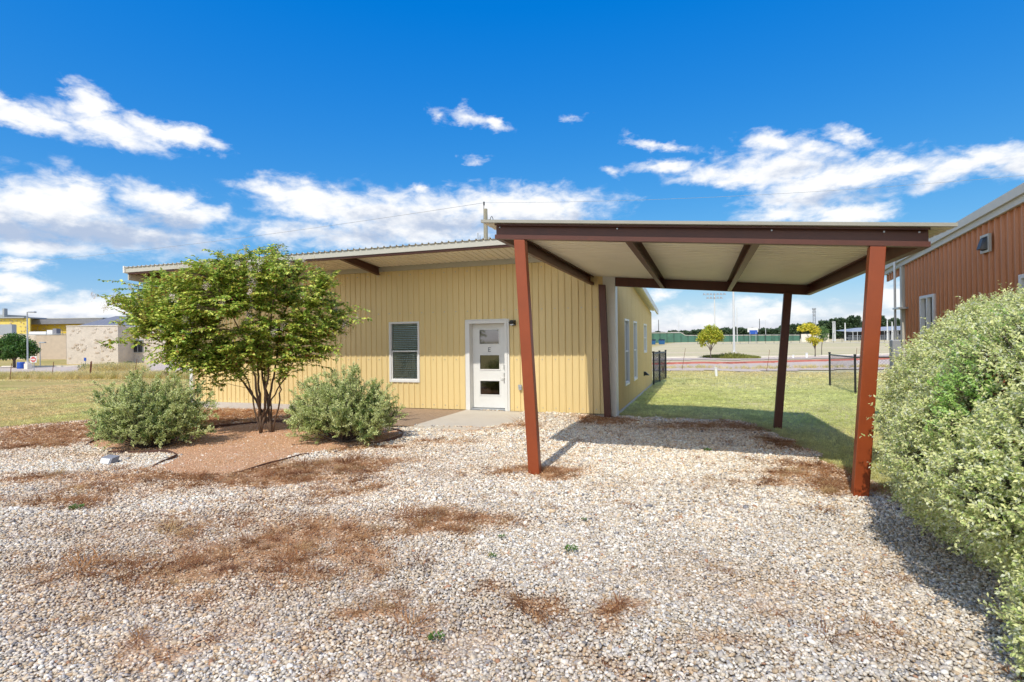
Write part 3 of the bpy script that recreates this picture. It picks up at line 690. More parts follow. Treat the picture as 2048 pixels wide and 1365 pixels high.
def window(parent, a, b_, z0, z1, fn, glass, slats=True):
    """fn maps (s, out, z); out>0 is outside"""
    def B(mb, s0, s1, o0, o1, q0, q1):
        mb.hexa([fn(s0,o0,q0), fn(s1,o0,q0), fn(s1,o1,q0), fn(s0,o1,q0), fn(s0,o0,q1), fn(s1,o0,q1), fn(s1,o1,q1), fn(s0,o1,q1)])
    fr = MB(); t = .05
    B(fr, a, a+t, -.09, .035, z0, z1); B(fr, b_-t, b_, -.09, .035, z0, z1); B(fr, a+t, b_-t, -.09, .034, z1-t, z1); B(fr, a+t, b_-t, -.09, .034, z0, z0+t*1.2)
    w = fr.build('window', M['white'], parent, bevel=.004)
    zm = (z0 + z1) / 2 + .02
    sa = MB(); s = .032
    B(sa, a+t, b_-t, -.05, .01, zm-s/2, zm+s/2)
    B(sa, a+t, a+t+s, -.05, .005, z0+t*1.2, zm-s/2); B(sa, b_-t-s, b_-t, -.05, .005, z0+t*1.2, zm-s/2); B(sa, a+t+s, b_-t-s, -.05, .005, z0+t*1.2, z0+t*1.2+s)
    sa.build('sash', M['white'], w)
    g = MB(); B(g, a+t, b_-t, -.032, -.027, zm+s/2, z1-t); g.build('pane', glass, w)
    g = MB(); B(g, a+t+s, b_-t-s, -.022, -.017, z0+t*1.2+s, zm-s/2); g.build('pane', glass, w)
    if slats:
        zz = z0 + .1; sm = None
        while zz < z1 - .08:
            mb = MB(); sa_, sb_ = a + .07, b_ - .07; dz_ = .024
            mb.hexa([fn(sa_, -.092, zz + dz_), fn(sb_, -.092, zz + dz_), fn(sb_, -.060, zz), fn(sa_, -.060, zz), fn(sa_, -.092, zz + dz_ + .003), fn(sb_, -.092, zz + dz_ + .003), fn(sb_, -.060, zz + .003), fn(sa_, -.060, zz + .003)])
            mb.build('slat', M['blind'], w); zz += .0475
        mb = MB(); B(mb, a+.06, b_-.06, -.14, -.09, z1-.09, z1-.052); mb.build('blind_rail', M['white'], w)
    return w
window(house, *WIN, lambda s, o_, z: (s, WY - o_, z), M['glass'])
for w_ in SW:
    window(house, *w_, lambda s, o_, z: (RX + o_, s, z), M['sideglass'], slats=False)
# door
fr = MB()
fr.box(-5.55, -5.48, 12.545, 12.80, 0, 2.21).box(-4.56, -4.49, 12.545, 12.80, 0, 2.21).box(-5.48, -4.56, 12.547, 12.80, 2.135, 2.21)
fr.box(-5.60, -5.553, 12.555, 12.60, 0, 2.235).box(-4.487, -4.44, 12.555, 12.60, 0, 2.235).box(-5.553, -4.487, 12.556, 12.60, 2.213, 2.24)
fr.build('door_frame', M['white'], house, bevel=.003)
MB().box(-5.48, -4.56, 12.60, 12.80, .001, .03).build('threshold', M['galv'], house)
LITES = [(-5.29, -4.77, 1.63, 1.99), (-5.285, -4.765, 1.0, 1.355), (-5.285, -4.765, .37, .715)]
ds = MB(); xs = [-5.478, -5.29, -4.766, -4.562]
ds.box(xs[0], xs[1], 12.75, 12.79, .045, 2.13).box(xs[2], xs[3], 12.75, 12.79, .045, 2.13)
zz = [.045, .37, .715, 1.0, 1.355, 1.63, 1.99, 2.13]
for k in range(0, 8, 2): ds.box(xs[1], xs[2], 12.75, 12.79, zz[k], zz[k+1])
door = ds.build('door', M['white'], house)
for (a, b_, z0, z1) in LITES:
    t = .022; mb = MB()
    mb.box(a-t, b_+t, 12.738, 12.75, z1-.004, z1+t).box(a-t, b_+t, 12.738, 12.75, z0-t, z0+.004).box(a-t, a+.004, 12.738, 12.75, z0+.004, z1-.004).box(b_-.004, b_+t, 12.738, 12.75, z0+.004, z1-.004)
    mb.build('pane_bead', M['white'], door)
    MB().box(a, b_, 12.762, 12.768, z0, z1).build('pane', M['doorglass'], door)
MB().box(-5.03-.03, -5.03-.019, 12.744, 12.75, 1.435, 1.545).box(-5.03-.019, -5.03+.036, 12.744, 12.75, 1.534, 1.545).box(-5.03-.019, -5.03+.028, 12.744, 12.75, 1.485, 1.495).box(-5.03-.019, -5.03+.036, 12.744, 12.75, 1.435, 1.446).build('letter', M['black'], door)
mb = MB().box(-4.655, -4.595, 12.722, 12.75, 1.0, 1.12).tube([(-4.625, 12.75, .80), (-4.625, 12.71, .80)], .028, 14).tube([(-4.625, 12.705, .80), (-4.73, 12.695, .80)], .010, 8).box(-4.655, -4.60, 12.735, 12.75, .66, .92)
mb.build('handle', M['nickel'], door, bevel=.003)
# lamp and outlet on the wall, tap and vent on the side wall
wl_ = MB().box(-4.40, -4.27, 12.545, 12.575, 2.07, 2.20).box(-4.385, -4.285, 12.43, 12.545, 2.15, 2.185).hexa([(-4.385,12.43,2.10),(-4.285,12.43,2.10),(-4.285,12.545,2.10),(-4.385,12.545,2.10),(-4.40,12.41,2.15),(-4.27,12.41,2.15),(-4.27,12.545,2.15),(-4.40,12.545,2.15)]).build('wall_lamp', M['black'], house, bevel=.004)
MB().box(-4.375, -4.295, 12.44, 12.54, 2.075, 2.099).build('lens', M['lens'], wl_)
MB().box(-4.21, -4.13, 12.535, 12.575, .52, .64).box(-4.215, -4.125, 12.525, 12.535, .58, .645).build('outlet_box', M['galv'], house, bevel=.003)
MB().box(RX + .02, RX + .05, 18.9, 19.06, .48, .62).hexa([(RX+.05,18.9,.5),(RX+.2,18.9,.5),(RX+.2,19.06,.5),(RX+.05,19.06,.5),(RX+.05,18.9,.62),(RX+.08,18.9,.62),(RX+.08,19.06,.62),(RX+.05,19.06,.62)]).build('dryer_vent', M['black'], house)

# patio slab and deck at the door
tag(MB().box(-5.6, -3.75, 9.95, 12.545, -.14, 0).build('patio_slab', M['concrete'], bevel=.008), 'pale concrete slab in front of the white door', 'patio slab')
deck = empty('wood_deck', (-6.8, 11, -.03), 'small brown wooden deck beside the concrete slab under the window', 'deck')
x = -8.4; k = 0
while x < -5.62:
    MB().box(x, x + .136, 9.97, 12.53, -.032, -.004).build('board', M['deck'], deck, bevel=.004); x += .1415
MB().box(-8.4, -5.62, 10.05, 10.09, -.16, -.034).build('joist', M['dark'], deck)
MB().box(-8.4, -5.62, 12.4, 12.44, -.16, -.034).build('joist', M['dark'], deck)
for x in np.arange(-8.3, -5.6, .21):
    MB().box(x, x + .03, 9.985, 10.02, -.16, -.034).build('joist_end', M['white'] if False else M['galv'], deck)

# ------------------------------------------------------------------ carport
cp = empty('carport', (-.2, 9.8, -.06), 'open red steel carport with four leaning posts and a flat metal roof', 'carport')
def L_(a, b_, t): return a + (b_ - a) * t
def edge_x(y, side):      # left and right edge of the steel frame
    t = (y - 6.86) / 5.82
    return L_(-2.61, -2.44, t) if side < 0 else L_(2.25, 2.07, t)
def cz(x, y):             # underside of the steel frame
    return 3.05 - .0905 * (x + 2.61) - .012 * (y - 6.86)
def post(xt, yt, xb, yb, zb, hw=.075, hd=.06, m='rust'):
    mb = MB(); zt = lambda x: cz(x, yt) - .002
    mb.hexa([(xb-hw, yb-hd, zb), (xb+hw, yb-hd, zb), (xb+hw, yb+hd, zb), (xb-hw, yb+hd, zb),
             (xt-hw, yt-hd, zt(xt-hw)), (xt+hw, yt-hd, zt(xt+hw)), (xt+hw, yt+hd, zt(xt+hw)), (xt-hw, yt+hd, zt(xt-hw))])
    p_ = mb.build('post', M[m], cp, bevel=.007); return p_
post(-2.27, 6.92, -2.10, 6.92, -.2); post(1.78, 6.92, 1.58, 6.92, -.2)
post(-2.15, 12.42, -2.05, 12.42, -.2, m='shadesteel'); post(1.63, 12.42, 1.38, 12.3, -.3, m='shadesteel')  # back posts: darker copy of the front post steel, shade in the colour
def channel(p0, p1, open_dir, h=.2, w=.075, name='beam', m=None, lip=.055):
    """C-section between two floor-level points; z comes from the frame plane; open_dir is the side the flanges stick out to"""
    p0, p1 = Vector((p0[0], p0[1], 0)), Vector((p1[0], p1[1], 0)); d = Vector((open_dir[0], open_dir[1], 0)).normalized()
    mb = MB()
    def slab(o0, o1, z0, z1):
        q = []
        for zz_ in (z0, z1):
            for (pp, oo) in ((p0, o0), (p1, o0), (p1, o1), (p0, o1)):
                c_ = pp + d * oo; q.append((c_.x, c_.y, cz(c_.x, c_.y) + zz_))
        mb.hexa(q)
    t = .006
    slab(-t, 0, 0, h)                # web
    slab(0, w, 0, t); slab(0, w, h - t, h)      # flanges
    slab(w - t, w, t, lip); slab(w - t, w, h - lip * .4, h - t)
    return mb.build(name, m or M['shadesteel'], cp)
yF, yB = 6.93, 12.62
channel((edge_x(yF,-1), yF), (edge_x(yF,1), yF), (0, -1), name='front_beam')
channel((edge_x(yB,-1), yB), (edge_x(yB,1), yB), (0, 1), name='back_beam')
channel((edge_x(yF,-1), yF), (edge_x(yB,-1), yB), (1, 0), name='side_beam')
channel((edge_x(yF,1), yF), (edge_x(yB,1), yB), (-1, 0), name='side_beam')
channel((-.90, yF + .01), (-.87, yB - .01), (1, 0), name='rafter', lip=.02)
channel((.62, yF + .01), (.56, yB - .01), (-1, 0), name='rafter', lip=.02)
# white welded joints and bolt heads on the beam
for x in (-2.56, -1.0, .75, 1.85, 2.17): MB().obox((x, 6.925, cz(x, 6.93) + .165), (1,0,0), (0,1,0), (0,0,1), .008, .008, .008).build('bolt', M['steel'], cp)
# roof sheets: ribs run from left to right
y = 6.80
def cproof(s, o_, side):
    t = (s - 6.86) / 5.82; xe = L_(-2.78, -2.62, t) if side == 0 else L_(2.46, 2.24, t)
    return (xe, s, cz(xe, s) + .204 + o_)
i = 0
while y < 12.80:
    y1 = min(12.82, y + .96); mb = MB(); xs = rib_breaks(y, y1)
    for a0, a1 in zip(xs[:-1], xs[1:]):
        h0, h1 = rib_h(a0, .042), rib_h(a1, .042)
        e0, e1 = cproof(a0, 0, 0), cproof(a1, 0, 0); f0, f1 = cproof(a0, 0, 1), cproof(a1, 0, 1); o = .0012 * (i % 2)
        mb.add([(e0[0], a0, e0[2]+h0+o), (f0[0], a0, f0[2]+h0+o), (f1[0], a1, f1[2]+h1+o), (e1[0], a1, e1[2]+h1+o)], [(0,1,2,3)])
        mb.add([(e0[0], a0, e0[2]+h0+o-.0015), (f0[0], a0, f0[2]+h0+o-.0015), (f1[0], a1, f1[2]+h1+o-.0015), (e1[0], a1, e1[2]+h1+o-.0015)], [(3,2,1,0)])
    if i == 0:   # hemmed front edge of the first sheet
        a, b_ = cproof(6.80, 0, 0), cproof(6.80, 0, 1); hem = MB()
        hem.add([(a[0], 6.795, a[2]-.002), (b_[0], 6.795, b_[2]-.002), (b_[0], 6.795, b_[2]+.036), (a[0], 6.795, a[2]+.036),
                (a[0], 6.84, a[2]-.002), (b_[0], 6.84, b_[2]-.002), (b_[0], 6.84, b_[2]+.036), (a[0], 6.84, a[2]+.036)], [(0,1,2,3),(3,2,6,7),(4,7,6,5),(0,4,5,1)])
    mb.build('roof_panel', M['soffit'], cp); y = y1; i += 1
hem.build('edge_trim', M['edge'], cp)

# ------------------------------------------------------------------ the brown house on the right
bh = empty('brown_house', (5.6, 9, 0), 'brown ribbed metal house with pale sloping trim behind the big hedge', 'house')
BX, BY = 3.6, 12.2
bz_ = lambda y: 3.04 + (12.2 - y) * .052
BW = [(10.80, 11.42, .95, 2.38), (7.35, 8.22, 1.0, 2.40)]
panels(3.4, BY, lambda s: -.3, lambda s: bz_(s) - .02, lambda s, o_, t: (BX - o_, s, t), M['brownside'], bh, BW, depth=.03)
panels(BX, 12.0, lambda s: -.3, lambda s: bz_(BY) - .02, lambda s, o_, t: (s, BY + o_, t), M['brownside'], bh)
panels(BY + .04, 13.25, lambda s: bz_(s) - .17, lambda s: bz_(s) - .02, lambda s, o_, t: (BX - o_, s, t), M['brownside'], bh)
def sl(x0, x1, y0, y1, dz0, dz1, nm, m):
    return MB().hexa([(x0,y0,bz_(y0)+dz0),(x1,y0,bz_(y0)+dz0),(x1,y1,bz_(y1)+dz0),(x0,y1,bz_(y1)+dz0),(x0,y0,bz_(y0)+dz1),(x1,y0,bz_(y0)+dz1),(x1,y1,bz_(y1)+dz1),(x0,y1,bz_(y1)+dz1)]).build(nm, m, bh)
sl(3.53, 3.57, 3.3, 13.27, -.03, .05, 'rake_trim', M['beige'])
sl(3.49, 3.56, 3.3, 13.29, .052, .165, 'roof_edge', M['beige'])
sl(3.57, 12.0, 3.3, 13.27, .06, .15, 'roof', M['roof'])
MB().box(3.53, 3.66, 12.19, 12.29, -.3, bz_(12.2) - .025).build('corner_trim', M['beige'], bh)
window(bh, *BW[0], lambda s, o_, z: (BX - o_, s, z), M['sideglass'], slats=False)
window(bh, *BW[1], lambda s, o_, z: (BX - o_, s, z), M['sideglass'], slats=False)
MB().box(BX-.03, BX+.02, 11.09, 11.13, 1.0, 2.33).build('mullion', M['white'], bh)
cd = MB().tube([(3.46, 12.3, -.3), (3.46, 12.3, 3.15)], .02, 10).box(3.42, 3.50, 12.25, 12.35, -.2, 1.55)
cd.v = cd.v
MB().tube([(3.46, 12.33, -.3), (3.46, 12.33, 3.17)], .021, 10).build('conduit', M['steel'], bh)
MB().box(3.42, 3.60, 12.0, 12.34, 2.20, 2.23).build('conduit_bracket', M['steel'], bh)
MB().box(3.38, 3.52, 12.22, 12.42, 1.0, 1.62).build('meter_box', M['galv'], bh, bevel=.01)
vt = MB(); vy, vz = 8.98, 2.90
vt.box(3.54, 3.57, vy-.12, vy-.09, vz-.12, vz+.12).box(3.54, 3.57, vy+.09, vy+.12, vz-.12, vz+.12).box(3.54, 3.57, vy-.09, vy+.09, vz+.09, vz+.12).box(3.54, 3.57, vy-.09, vy+.09, vz-.12, vz-.09)
v_ = vt.build('vent', M['beige'], bh)
MB().hexa([(3.47,vy-.05,vz-.07),(3.56,vy-.085,vz-.085),(3.56,vy+.085,vz-.085),(3.47,vy+.05,vz-.07),(3.51,vy-.04,vz+.07),(3.56,vy-.085,vz+.085),(3.56,vy+.085,vz+.085),(3.51,vy+.04,vz+.07)]).build('hood', M['black'], v_)

# ------------------------------------------------------------------ plants
def leaves(name, C, Dr, Nn, Ln, Wd, col, parent, fold=.18, m=None):
    """C centres of the leaf base, Dr direction, Nn normal, per-leaf length and width"""
    n = len(C); Dr = Dr / (np.linalg.norm(Dr, axis=1, keepdims=True) + 1e-9)
    Sd = np.cross(Dr, Nn); Sd /= (np.linalg.norm(Sd, axis=1, keepdims=True) + 1e-9)
    Up = np.cross(Sd, Dr); Ln = np.asarray(Ln)[:, None] * np.ones((n, 1)); Wd = np.asarray(Wd)[:, None] * np.ones((n, 1))
    A = C; T = C + Dr * Ln - Up * Ln * .12; mid = C + Dr * Ln * .45
    Lf = mid + Sd * Wd * .5 + Up * Wd * fold; Rt = mid - Sd * Wd * .5 + Up * Wd * fold
    V = np.stack([A, Rt, T, Lf], 1).reshape(-1, 3)
    k = np.arange(n)[:, None] * 4
    F = np.concatenate([k + np.array([[0, 1, 2]]), k + np.array([[0, 2, 3]])], 0)
    return link(name, fastmesh(name, V, F, np.repeat(np.clip(col, 0, 1), 4, 0)), m or leafmat, parent)
def unit(n): 
    v = rng.normal(size=(n, 3)); return v / np.linalg.norm(v, axis=1, keepdims=True)
def arch(p0, p1, sag, n=7):
    p0, p1 = np.array(p0, float), np.array(p1, float); out = []
    for i in range(n):
        t = i / (n - 1); q = p0 + (p1 - p0) * np.array([t, t, t]); q[2] += sag * math.sin(math.pi * t) ; out.append(q)
    return out
# ---- crape myrtle
TZ, TL = 11.02, -4.93       # survey grid position of the trunk
tb = site(TL, TZ)
myrtle = empty('crape_myrtle', tb, 'multi-stemmed crape myrtle with pale blossoms between two sage bushes', 'tree')
def sp_(px, py, dz=0.):     # point on the tree's vertical plane, measured in survey pixels
    Z = TZ + dz; hz = 684.6 - .0121 * (px - 1024)
    return np.array(site((px - 1024) * Z / 1101.7, Z, 1.67 + (hz - py) * Z / 1101.7))
stem_targets = [((445,690),(350,600),.5),((500,700),(430,560),-.7),((512,690),(470,530),.2),((520,650),(520,510),.6),((540,650),(560,540),-.5),((560,660),(590,560),.5),((580,690),(640,590),-.2),((600,690),(670,630),.4),((470,740),(300,660),-.2),((530,700),(540,600),1.1)]
skel = []; mb = MB()
for i, (m1, m2, dz) in enumerate(stem_targets):
    b0 = sp_(527 + 15 * math.cos(i * 2.1), 868, .13 * math.sin(i * 2.1)); q0 = sp_(527 + (m1[0] - 525) * .30 + rng.normal(0, 4) + 8 * math.cos(i * 2.1), 800, dz * .25)
    q1 = sp_(525 + (m1[0] - 525) * .6, 755, dz * .4); q2 = sp_(*m1, dz * .75); q3 = sp_(*m2, dz * 1.2)
    ctrl = [b0, q0, q1, q2, q3]; pl = []
    for a, b_ in zip(ctrl[:-1], ctrl[1:]):
        for t in np.linspace(0, 1, 5)[:-1]: pl.append(a + (b_ - a) * t + rng.normal(0, .012, 3))
    pl.append(ctrl[-1])
    rr = np.linspace(.030 if i < 6 else .018, .006, len(pl))
    mb.tube(pl, list(rr), 8, cap=True)
    skel += [(p, r) for p, r in zip(pl[6:], rr[6:])]
blobs = [(470,640,165,85,1.2),(340,635,100,60,.9),(300,605,60,32,.6),(560,565,115,48,1.1),(630,620,62,48,.8),(500,545,80,35,.9),(420,710,80,40,.9),(560,690,100,42,1.0),(640,650,45,30,.6),(470,575,120,55,1.1),(370,575,70,38,.8),(430,722,75,26,.8),(590,712,75,28,.8),(505,700,95,32,.9)]
arms = [((300,690),(207,693)),((310,615),(215,612)),((330,640),(240,650)),((620,600),(706,622)),((630,650),(688,668)),((510,540),(492,498)),((540,540),(562,492)),((450,530),(440,508)),((640,690),(672,705)),((330,690),(262,668)),((350,720),(330,748)),((600,710),(606,742)),((580,730),(560,760)),((420,560),(392,535)),((680,640),(714,640)),((300,620),(232,600)),((400,720),(392,782)),((460,740),(440,775)),((440,730),(420,790)),((540,520),(552,500)),((360,560),(300,572)),((600,560),(640,540))]
tips = []
clus = []
bw = np.array([b_[2] * b_[3] for b_ in blobs], float); bw /= bw.sum()
for _ in range(185):
    b_ = blobs[rng.choice(len(blobs), p=np.array([q[2] * q[3] for q in blobs]) / sum(q[2] * q[3] for q in blobs))]; u = rng.normal(size=3); u /= np.linalg.norm(u); r_ = rng.uniform(.35, 1.0) ** .4
    clus.append(sp_(b_[0] + u[0] * b_[2] * r_, b_[1] + u[1] * b_[3] * r_, 0) + np.array(site(0, u[2] * b_[4] * r_, 0)) - np.array(site(0, 0, 0)))
for c_ in clus:
    k_ = int(rng.uniform(8, 30)); sg_ = rng.uniform(.10, .19)
    for _ in range(k_): tips.append((c_ + rng.normal(0, sg_, 3) * np.array([1, 1, .8]), 0))
for _ in range(1150):
    b_ = blobs[rng.choice(len(blobs), p=bw)]; u = rng.normal(size=3); u /= np.linalg.norm(u); r_ = rng.uniform(.45, 1.0) ** .5
    tips.append((sp_(b_[0] + u[0] * b_[2] * r_, b_[1] + u[1] * b_[3] * r_, 0) + np.array(site(0, u[2] * b_[4] * r_, 0)) - np.array(site(0, 0, 0)), 0))
sk = np.array([s_[0] for s_ in skel])
LC, LD, LN, LL, LW, LCOL = [], [], [], [], [], []
fl_pts = []; seed_pts = []
center = sp_(480, 660)
def twig(p0, p1, leaf_from=.35, thick=.005):
    d = p1 - p0; ln = np.linalg.norm(d)
    sag = .10 * ln; n = max(4, int(ln / .09)); pl = []
    for i in range(n + 1):
        t = i / n; q = p0 + d * t; q = q + np.array([0, 0, sag * math.sin(math.pi * t * .9)]) + rng.normal(0, .006, 3); pl.append(q)
    mb.tube(pl, list(np.linspace(thick, .0018, len(pl))), 4, cap=False)
    m_ = int(ln * (1 - leaf_from) / .021)
    for k in range(m_):
        t = leaf_from + (1 - leaf_from) * (k + rng.random() * .5) / m_
        f = t * n; i = min(int(f), n - 1); q = pl[i] + (pl[i+1] - pl[i]) * (f - i)
        tan = pl[i+1] - pl[i]; tan /= np.linalg.norm(tan) + 1e-9
        side = np.cross(tan, [0, 0, 1]); side /= np.linalg.norm(side) + 1e-9
        sg = 1 if k % 2 else -1
        dr = side * sg * .8 + tan * .5 + np.array([0, 0, -.15]) + rng.normal(0, .28, 3)
        LC.append(q); LD.append(dr); nn = np.array([0, -.25, 1.0]) + rng.normal(0, .45, 3); LN.append(nn)
        LL.append(rng.uniform(.055, .088)); LW.append(rng.uniform(.034, .054))
        x = rng.random()
        if x < .50: c = np.array([.28,.42,.05]) * rng.uniform(.6, 1.3)
        elif x < .90: c = np.array([.66,.70,.13]) * rng.uniform(.7, 1.2)
        elif x < .97: c = np.array([.55,.47,.07]) * rng.uniform(.7, 1.1)
        else: c = np.array([.36,.14,.045])
        LCOL.append(c)
    return pl
for (tp, _) in tips:
    dd = np.linalg.norm(sk - tp, axis=1) + .8 * np.maximum(0, sk[:, 2] - tp[2])
    j = int(np.argmin(dd)); p0 = sk[j]
    if np.linalg.norm(p0 - tp) < .12: p0 = sk[max(0, j - 2)]
    if np.linalg.norm(p0 - tp) > .9:       # lateral branch with its own side twigs
        pass
    pl = twig(p0, tp, max(.0, 1 - .42 / max(.3, np.linalg.norm(tp - p0))))
    out = tp - center
    if tp[2] > center[2] - .1 and rng.random() < .07: (fl_pts if rng.random() < .45 else seed_pts).append(tp + (tp - center) / np.linalg.norm(tp - center) * .08)
for (a, b_) in arms:
    dz = rng.uniform(-.5, .5); p0 = sp_(*a, dz); p1 = sp_(*b_, dz * 1.1)
    main = twig(p0, p1, .1, .008)
    for q in main[1:]:
        for _ in range(2):
            e = q + np.array([rng.normal(0, .11), rng.normal(0, .11), rng.normal(0, .08)]); twig(q, e, .0, .003)
    (fl_pts if rng.random() < .5 else seed_pts).append(p1)
mb.build('trunk', M['bark'], myrtle, smooth=True)
leaves('foliage', np.array(LC), np.array(LD), np.array(LN), LL, LW, np.array(LCOL), myrtle)['kind'] = 'stuff'
def panicle(pts_, col1, col2, nm, n=70, r=.06, size=.016):
    C = []; 
    for p in pts_:
        h = rng.uniform(.6, 1.2); q = rng.normal(0, 1, (n, 3)) * np.array([r, r, r * 1.3]) * h * .6; C.append(p + q)
    C = np.concatenate(C); k = len(C); t = rng.random((k, 1))
    o_ = leaves(nm, C, unit(k), unit(k), rng.uniform(.7, 1.3, k) * size, rng.uniform(.7, 1.3, k) * size * .8, np.array(col1) * t + np.array(col2) * (1 - t), myrtle); o_['kind'] = 'stuff'
fl_pts += [c_ + np.array([0, -.2, .12]) for c_ in clus[:18] if c_[2] > center[2] - .35]
panicle(fl_pts, (.88,.80,.74), (.80,.62,.52), 'blossom', 60, .055, .02)
panicle(seed_pts, (.55,.38,.10), (.38,.24,.07), 'seed_head', 80, .075, .013)

# ---- grey-green sage bushes
def sage(lat, dep, rl, rd, top, label, seed, low=.12):
    b0 = site(lat, dep); root = empty('sage_bush', b0, label, 'bush', 'grey-green sage bushes in the mulch bed')
    mb = MB(); C, Dn, Nm, Lc = [], [], [], []; b0 = np.array(b0)
    n_st = 260
    for i in range(n_st):
        th = rng.uniform(0, 6.283); el_ = math.acos(rng.uniform(.02, 1)) ; rr = rng.uniform(.80, 1.0) * (1 + .14 * math.sin(3 * th + seed) + .1 * math.sin(7 * th + el_ * 5))
        tl = math.sin(el_) * math.cos(th) * rl * rr; td = math.sin(el_) * math.sin(th) * rd * rr; tz = low + math.cos(el_) ** .6 * (top - low) * rr * rng.uniform(.85, 1.0)
        tip = np.array(site(lat + tl, dep + td, 0)); tip[2] = b0[2] + tz
        st = b0 + rng.normal(0, .06, 3) * np.array([1, 1, 0])
        pl = []; n = 8
        for k in range(n + 1):
            t = k / n; q = st + (tip - st) * np.array([t ** .85, t ** .85, t ** 1.15]); pl.append(q + rng.normal(0, .012, 3) * t)
        mb.tube(pl, list(np.linspace(.009, .002, n + 1)), 4, cap=False)
        for s_ in range(9):        # side sprays near the outside
            t0 = rng.uniform(.45, 1.0); f = t0 * n; k = min(int(f), n - 1); q = pl[k] + (pl[k+1] - pl[k]) * (f - k)
            dr = (tip - st) / np.linalg.norm(tip - st) * .8 + rng.normal(0, .5, 3) + np.array([0, 0, .25]); dr /= np.linalg.norm(dr)
            ln = rng.uniform(.09, .19); m_ = 34
            ts = rng.random(m_) ** .7
            cc = q + dr * ts[:, None] * ln + rng.normal(0, .012, (m_, 3))
            C.append(cc); Dn.append(dr + rng.normal(0, .6, (m_, 3))); Nm.append(np.array([0, -.3, 1]) + rng.normal(0, .5, (m_, 3)))
            g = rng.random(); base = np.array([.46,.54,.17]) * (1 - g) + np.array([.78,.80,.38]) * g
            if rng.random() < .12: base = np.array([.13,.21,.05])
            Lc.append(base * rng.uniform(.7, 1.2, (m_, 1)))
            mb.tube([q, q + dr * ln], [.0025, .001], 3, cap=False)
    mb.build('stems', M['greybark'], root, smooth=True)
    C = np.concatenate(C); k = len(C)
    leaves('foliage', C, np.concatenate(Dn), np.concatenate(Nm), rng.uniform(.022, .040, k), rng.uniform(.014, .022, k), np.concatenate(Lc), root)['kind'] = 'stuff'
def lat_of(px, dep): return (px - 1024) * dep / 1101.7
sage(lat_of(298, 9.75), 9.75, 1.02, .8, 1.34, 'grey-green sage bush left of the crape myrtle', 1)
sage(lat_of(690, 9.80), 9.80, 1.03, .85, 1.32, 'grey-green sage bush right of the crape myrtle beside the deck', 5)

# ---- big variegated hedge on the right
hedge = empty('privet_bush', (2.75, 4.9, -.06), 'huge pale yellow-green privet bush filling the right edge', 'bush')
HB = [(2.36,3.3,.15,.90,.85,.60),(2.42,3.45,.32,.86,.75,.66),(2.38,4.1,.72,.98,.85,.60),(2.34,4.9,.78,.98,.95,.62),(2.5,5.5,.5,1.0,.85,.66),(2.72,3.9,.82,1.18,1.0,1.0),(2.75,4.7,.92,1.25,1.0,1.08),(2.8,5.4,.98,1.22,.95,1.10),(2.75,6.0,.95,1.14,.80,1.06),(2.3,5.1,.65,.75,1.2,.72),(3.1,4.6,1.0,1.2,1.2,1.2)]
def hedge_pts(n, shell=(.86, 1.03)):
    out = []; nor = []
    w_ = np.array([b_[3] * b_[5] for b_ in HB]); w_ /= w_.sum()
    while sum(len(q) for q in out) < n:
        k = 20000; bi = rng.choice(len(HB), k, p=w_); B = np.array(HB)[bi]
        u = unit(k); 
        up = np.sign(u) * np.abs(u) ** .8; up /= np.linalg.norm(up, axis=1, keepdims=True) ** .6
        lump = 1 + .10 * (fbm(u[:, 0] * 2 + u[:, 2] * 1.3 + bi, u[:, 1] * 2 + u[:, 2], 1.7) - .5) * 2 + .06 * (fbm(u[:, 0] * 4 + bi, u[:, 2] * 4 + u[:, 1] * 3, 2.2) - .5) * 2
        r_ = rng.uniform(*shell, k) * lump
        c = B[:, :3] + u * B[:, 3:6] * r_[:, None]
        ok = (c[:, 2] > -.05)
        for b_ in HB:    # drop what lies well inside another lobe
            q = (c - np.array(b_[:3])) / np.array(b_[3:6]); ok &= np.linalg.norm(q, axis=1) > shell[0] * .93
        ok &= (c[:, 0] < 3.35)
        out.append(c[ok]); nor.append((u / B[:, 3:6])[ok])
    c = np.concatenate(out)[:n]; q = np.concatenate(nor)[:n]; return c, q / np.linalg.norm(q, axis=1, keepdims=True)
# sprigs: each a short shoot with a dozen leaves
ns = 21000
c, nn = hedge_pts(ns, (.88, 1.0))
dr = nn * .8 + np.array([0, -.05, .45]) + rng.normal(0, .38, (ns, 3)); dr /= np.linalg.norm(dr, axis=1, keepdims=True)
ln = rng.uniform(.05, .12, ns); long_ = rng.random(ns) < .035; ln[long_] *= 2.0
K = 13
ts = (np.arange(K) + .5) / K
C = (c[:, None] + dr[:, None] * (ts[None, :, None] * ln[:, None, None])).reshape(-1, 3) + rng.normal(0, .004, (ns * K, 3))
sd = unit(ns * K); drr = np.repeat(dr, K, 0); sd -= drr * (sd * drr).sum(1, keepdims=True); sd /= np.linalg.norm(sd, axis=1, keepdims=True)
DD = sd * .9 + drr * .65
NN = drr * .6 + np.array([0, -.5, .8]) + rng.normal(0, .3, (ns * K, 3))
tt = np.tile(ts, ns)[:, None]
base = np.where(rng.random((ns * K, 1)) < .68, np.array([[.86,.88,.42]]), np.array([[.50,.64,.20]]))
base = base * (1 - tt * .35) + np.array([.78,.76,.32]) * tt * .35
pale = rng.random((ns * K, 1)) < .18
base = np.where(pale, np.array([[.76,.78,.55]]), base) * rng.uniform(.72, 1.15, (ns * K, 1))
patch = (np.repeat(fbm(c[:, 1] * 1.5 + 3, c[:, 2] * 1.5, 1.2), K)[:, None] > .72)
base = np.where(patch, base * np.array([.62,.85,.5]), base)
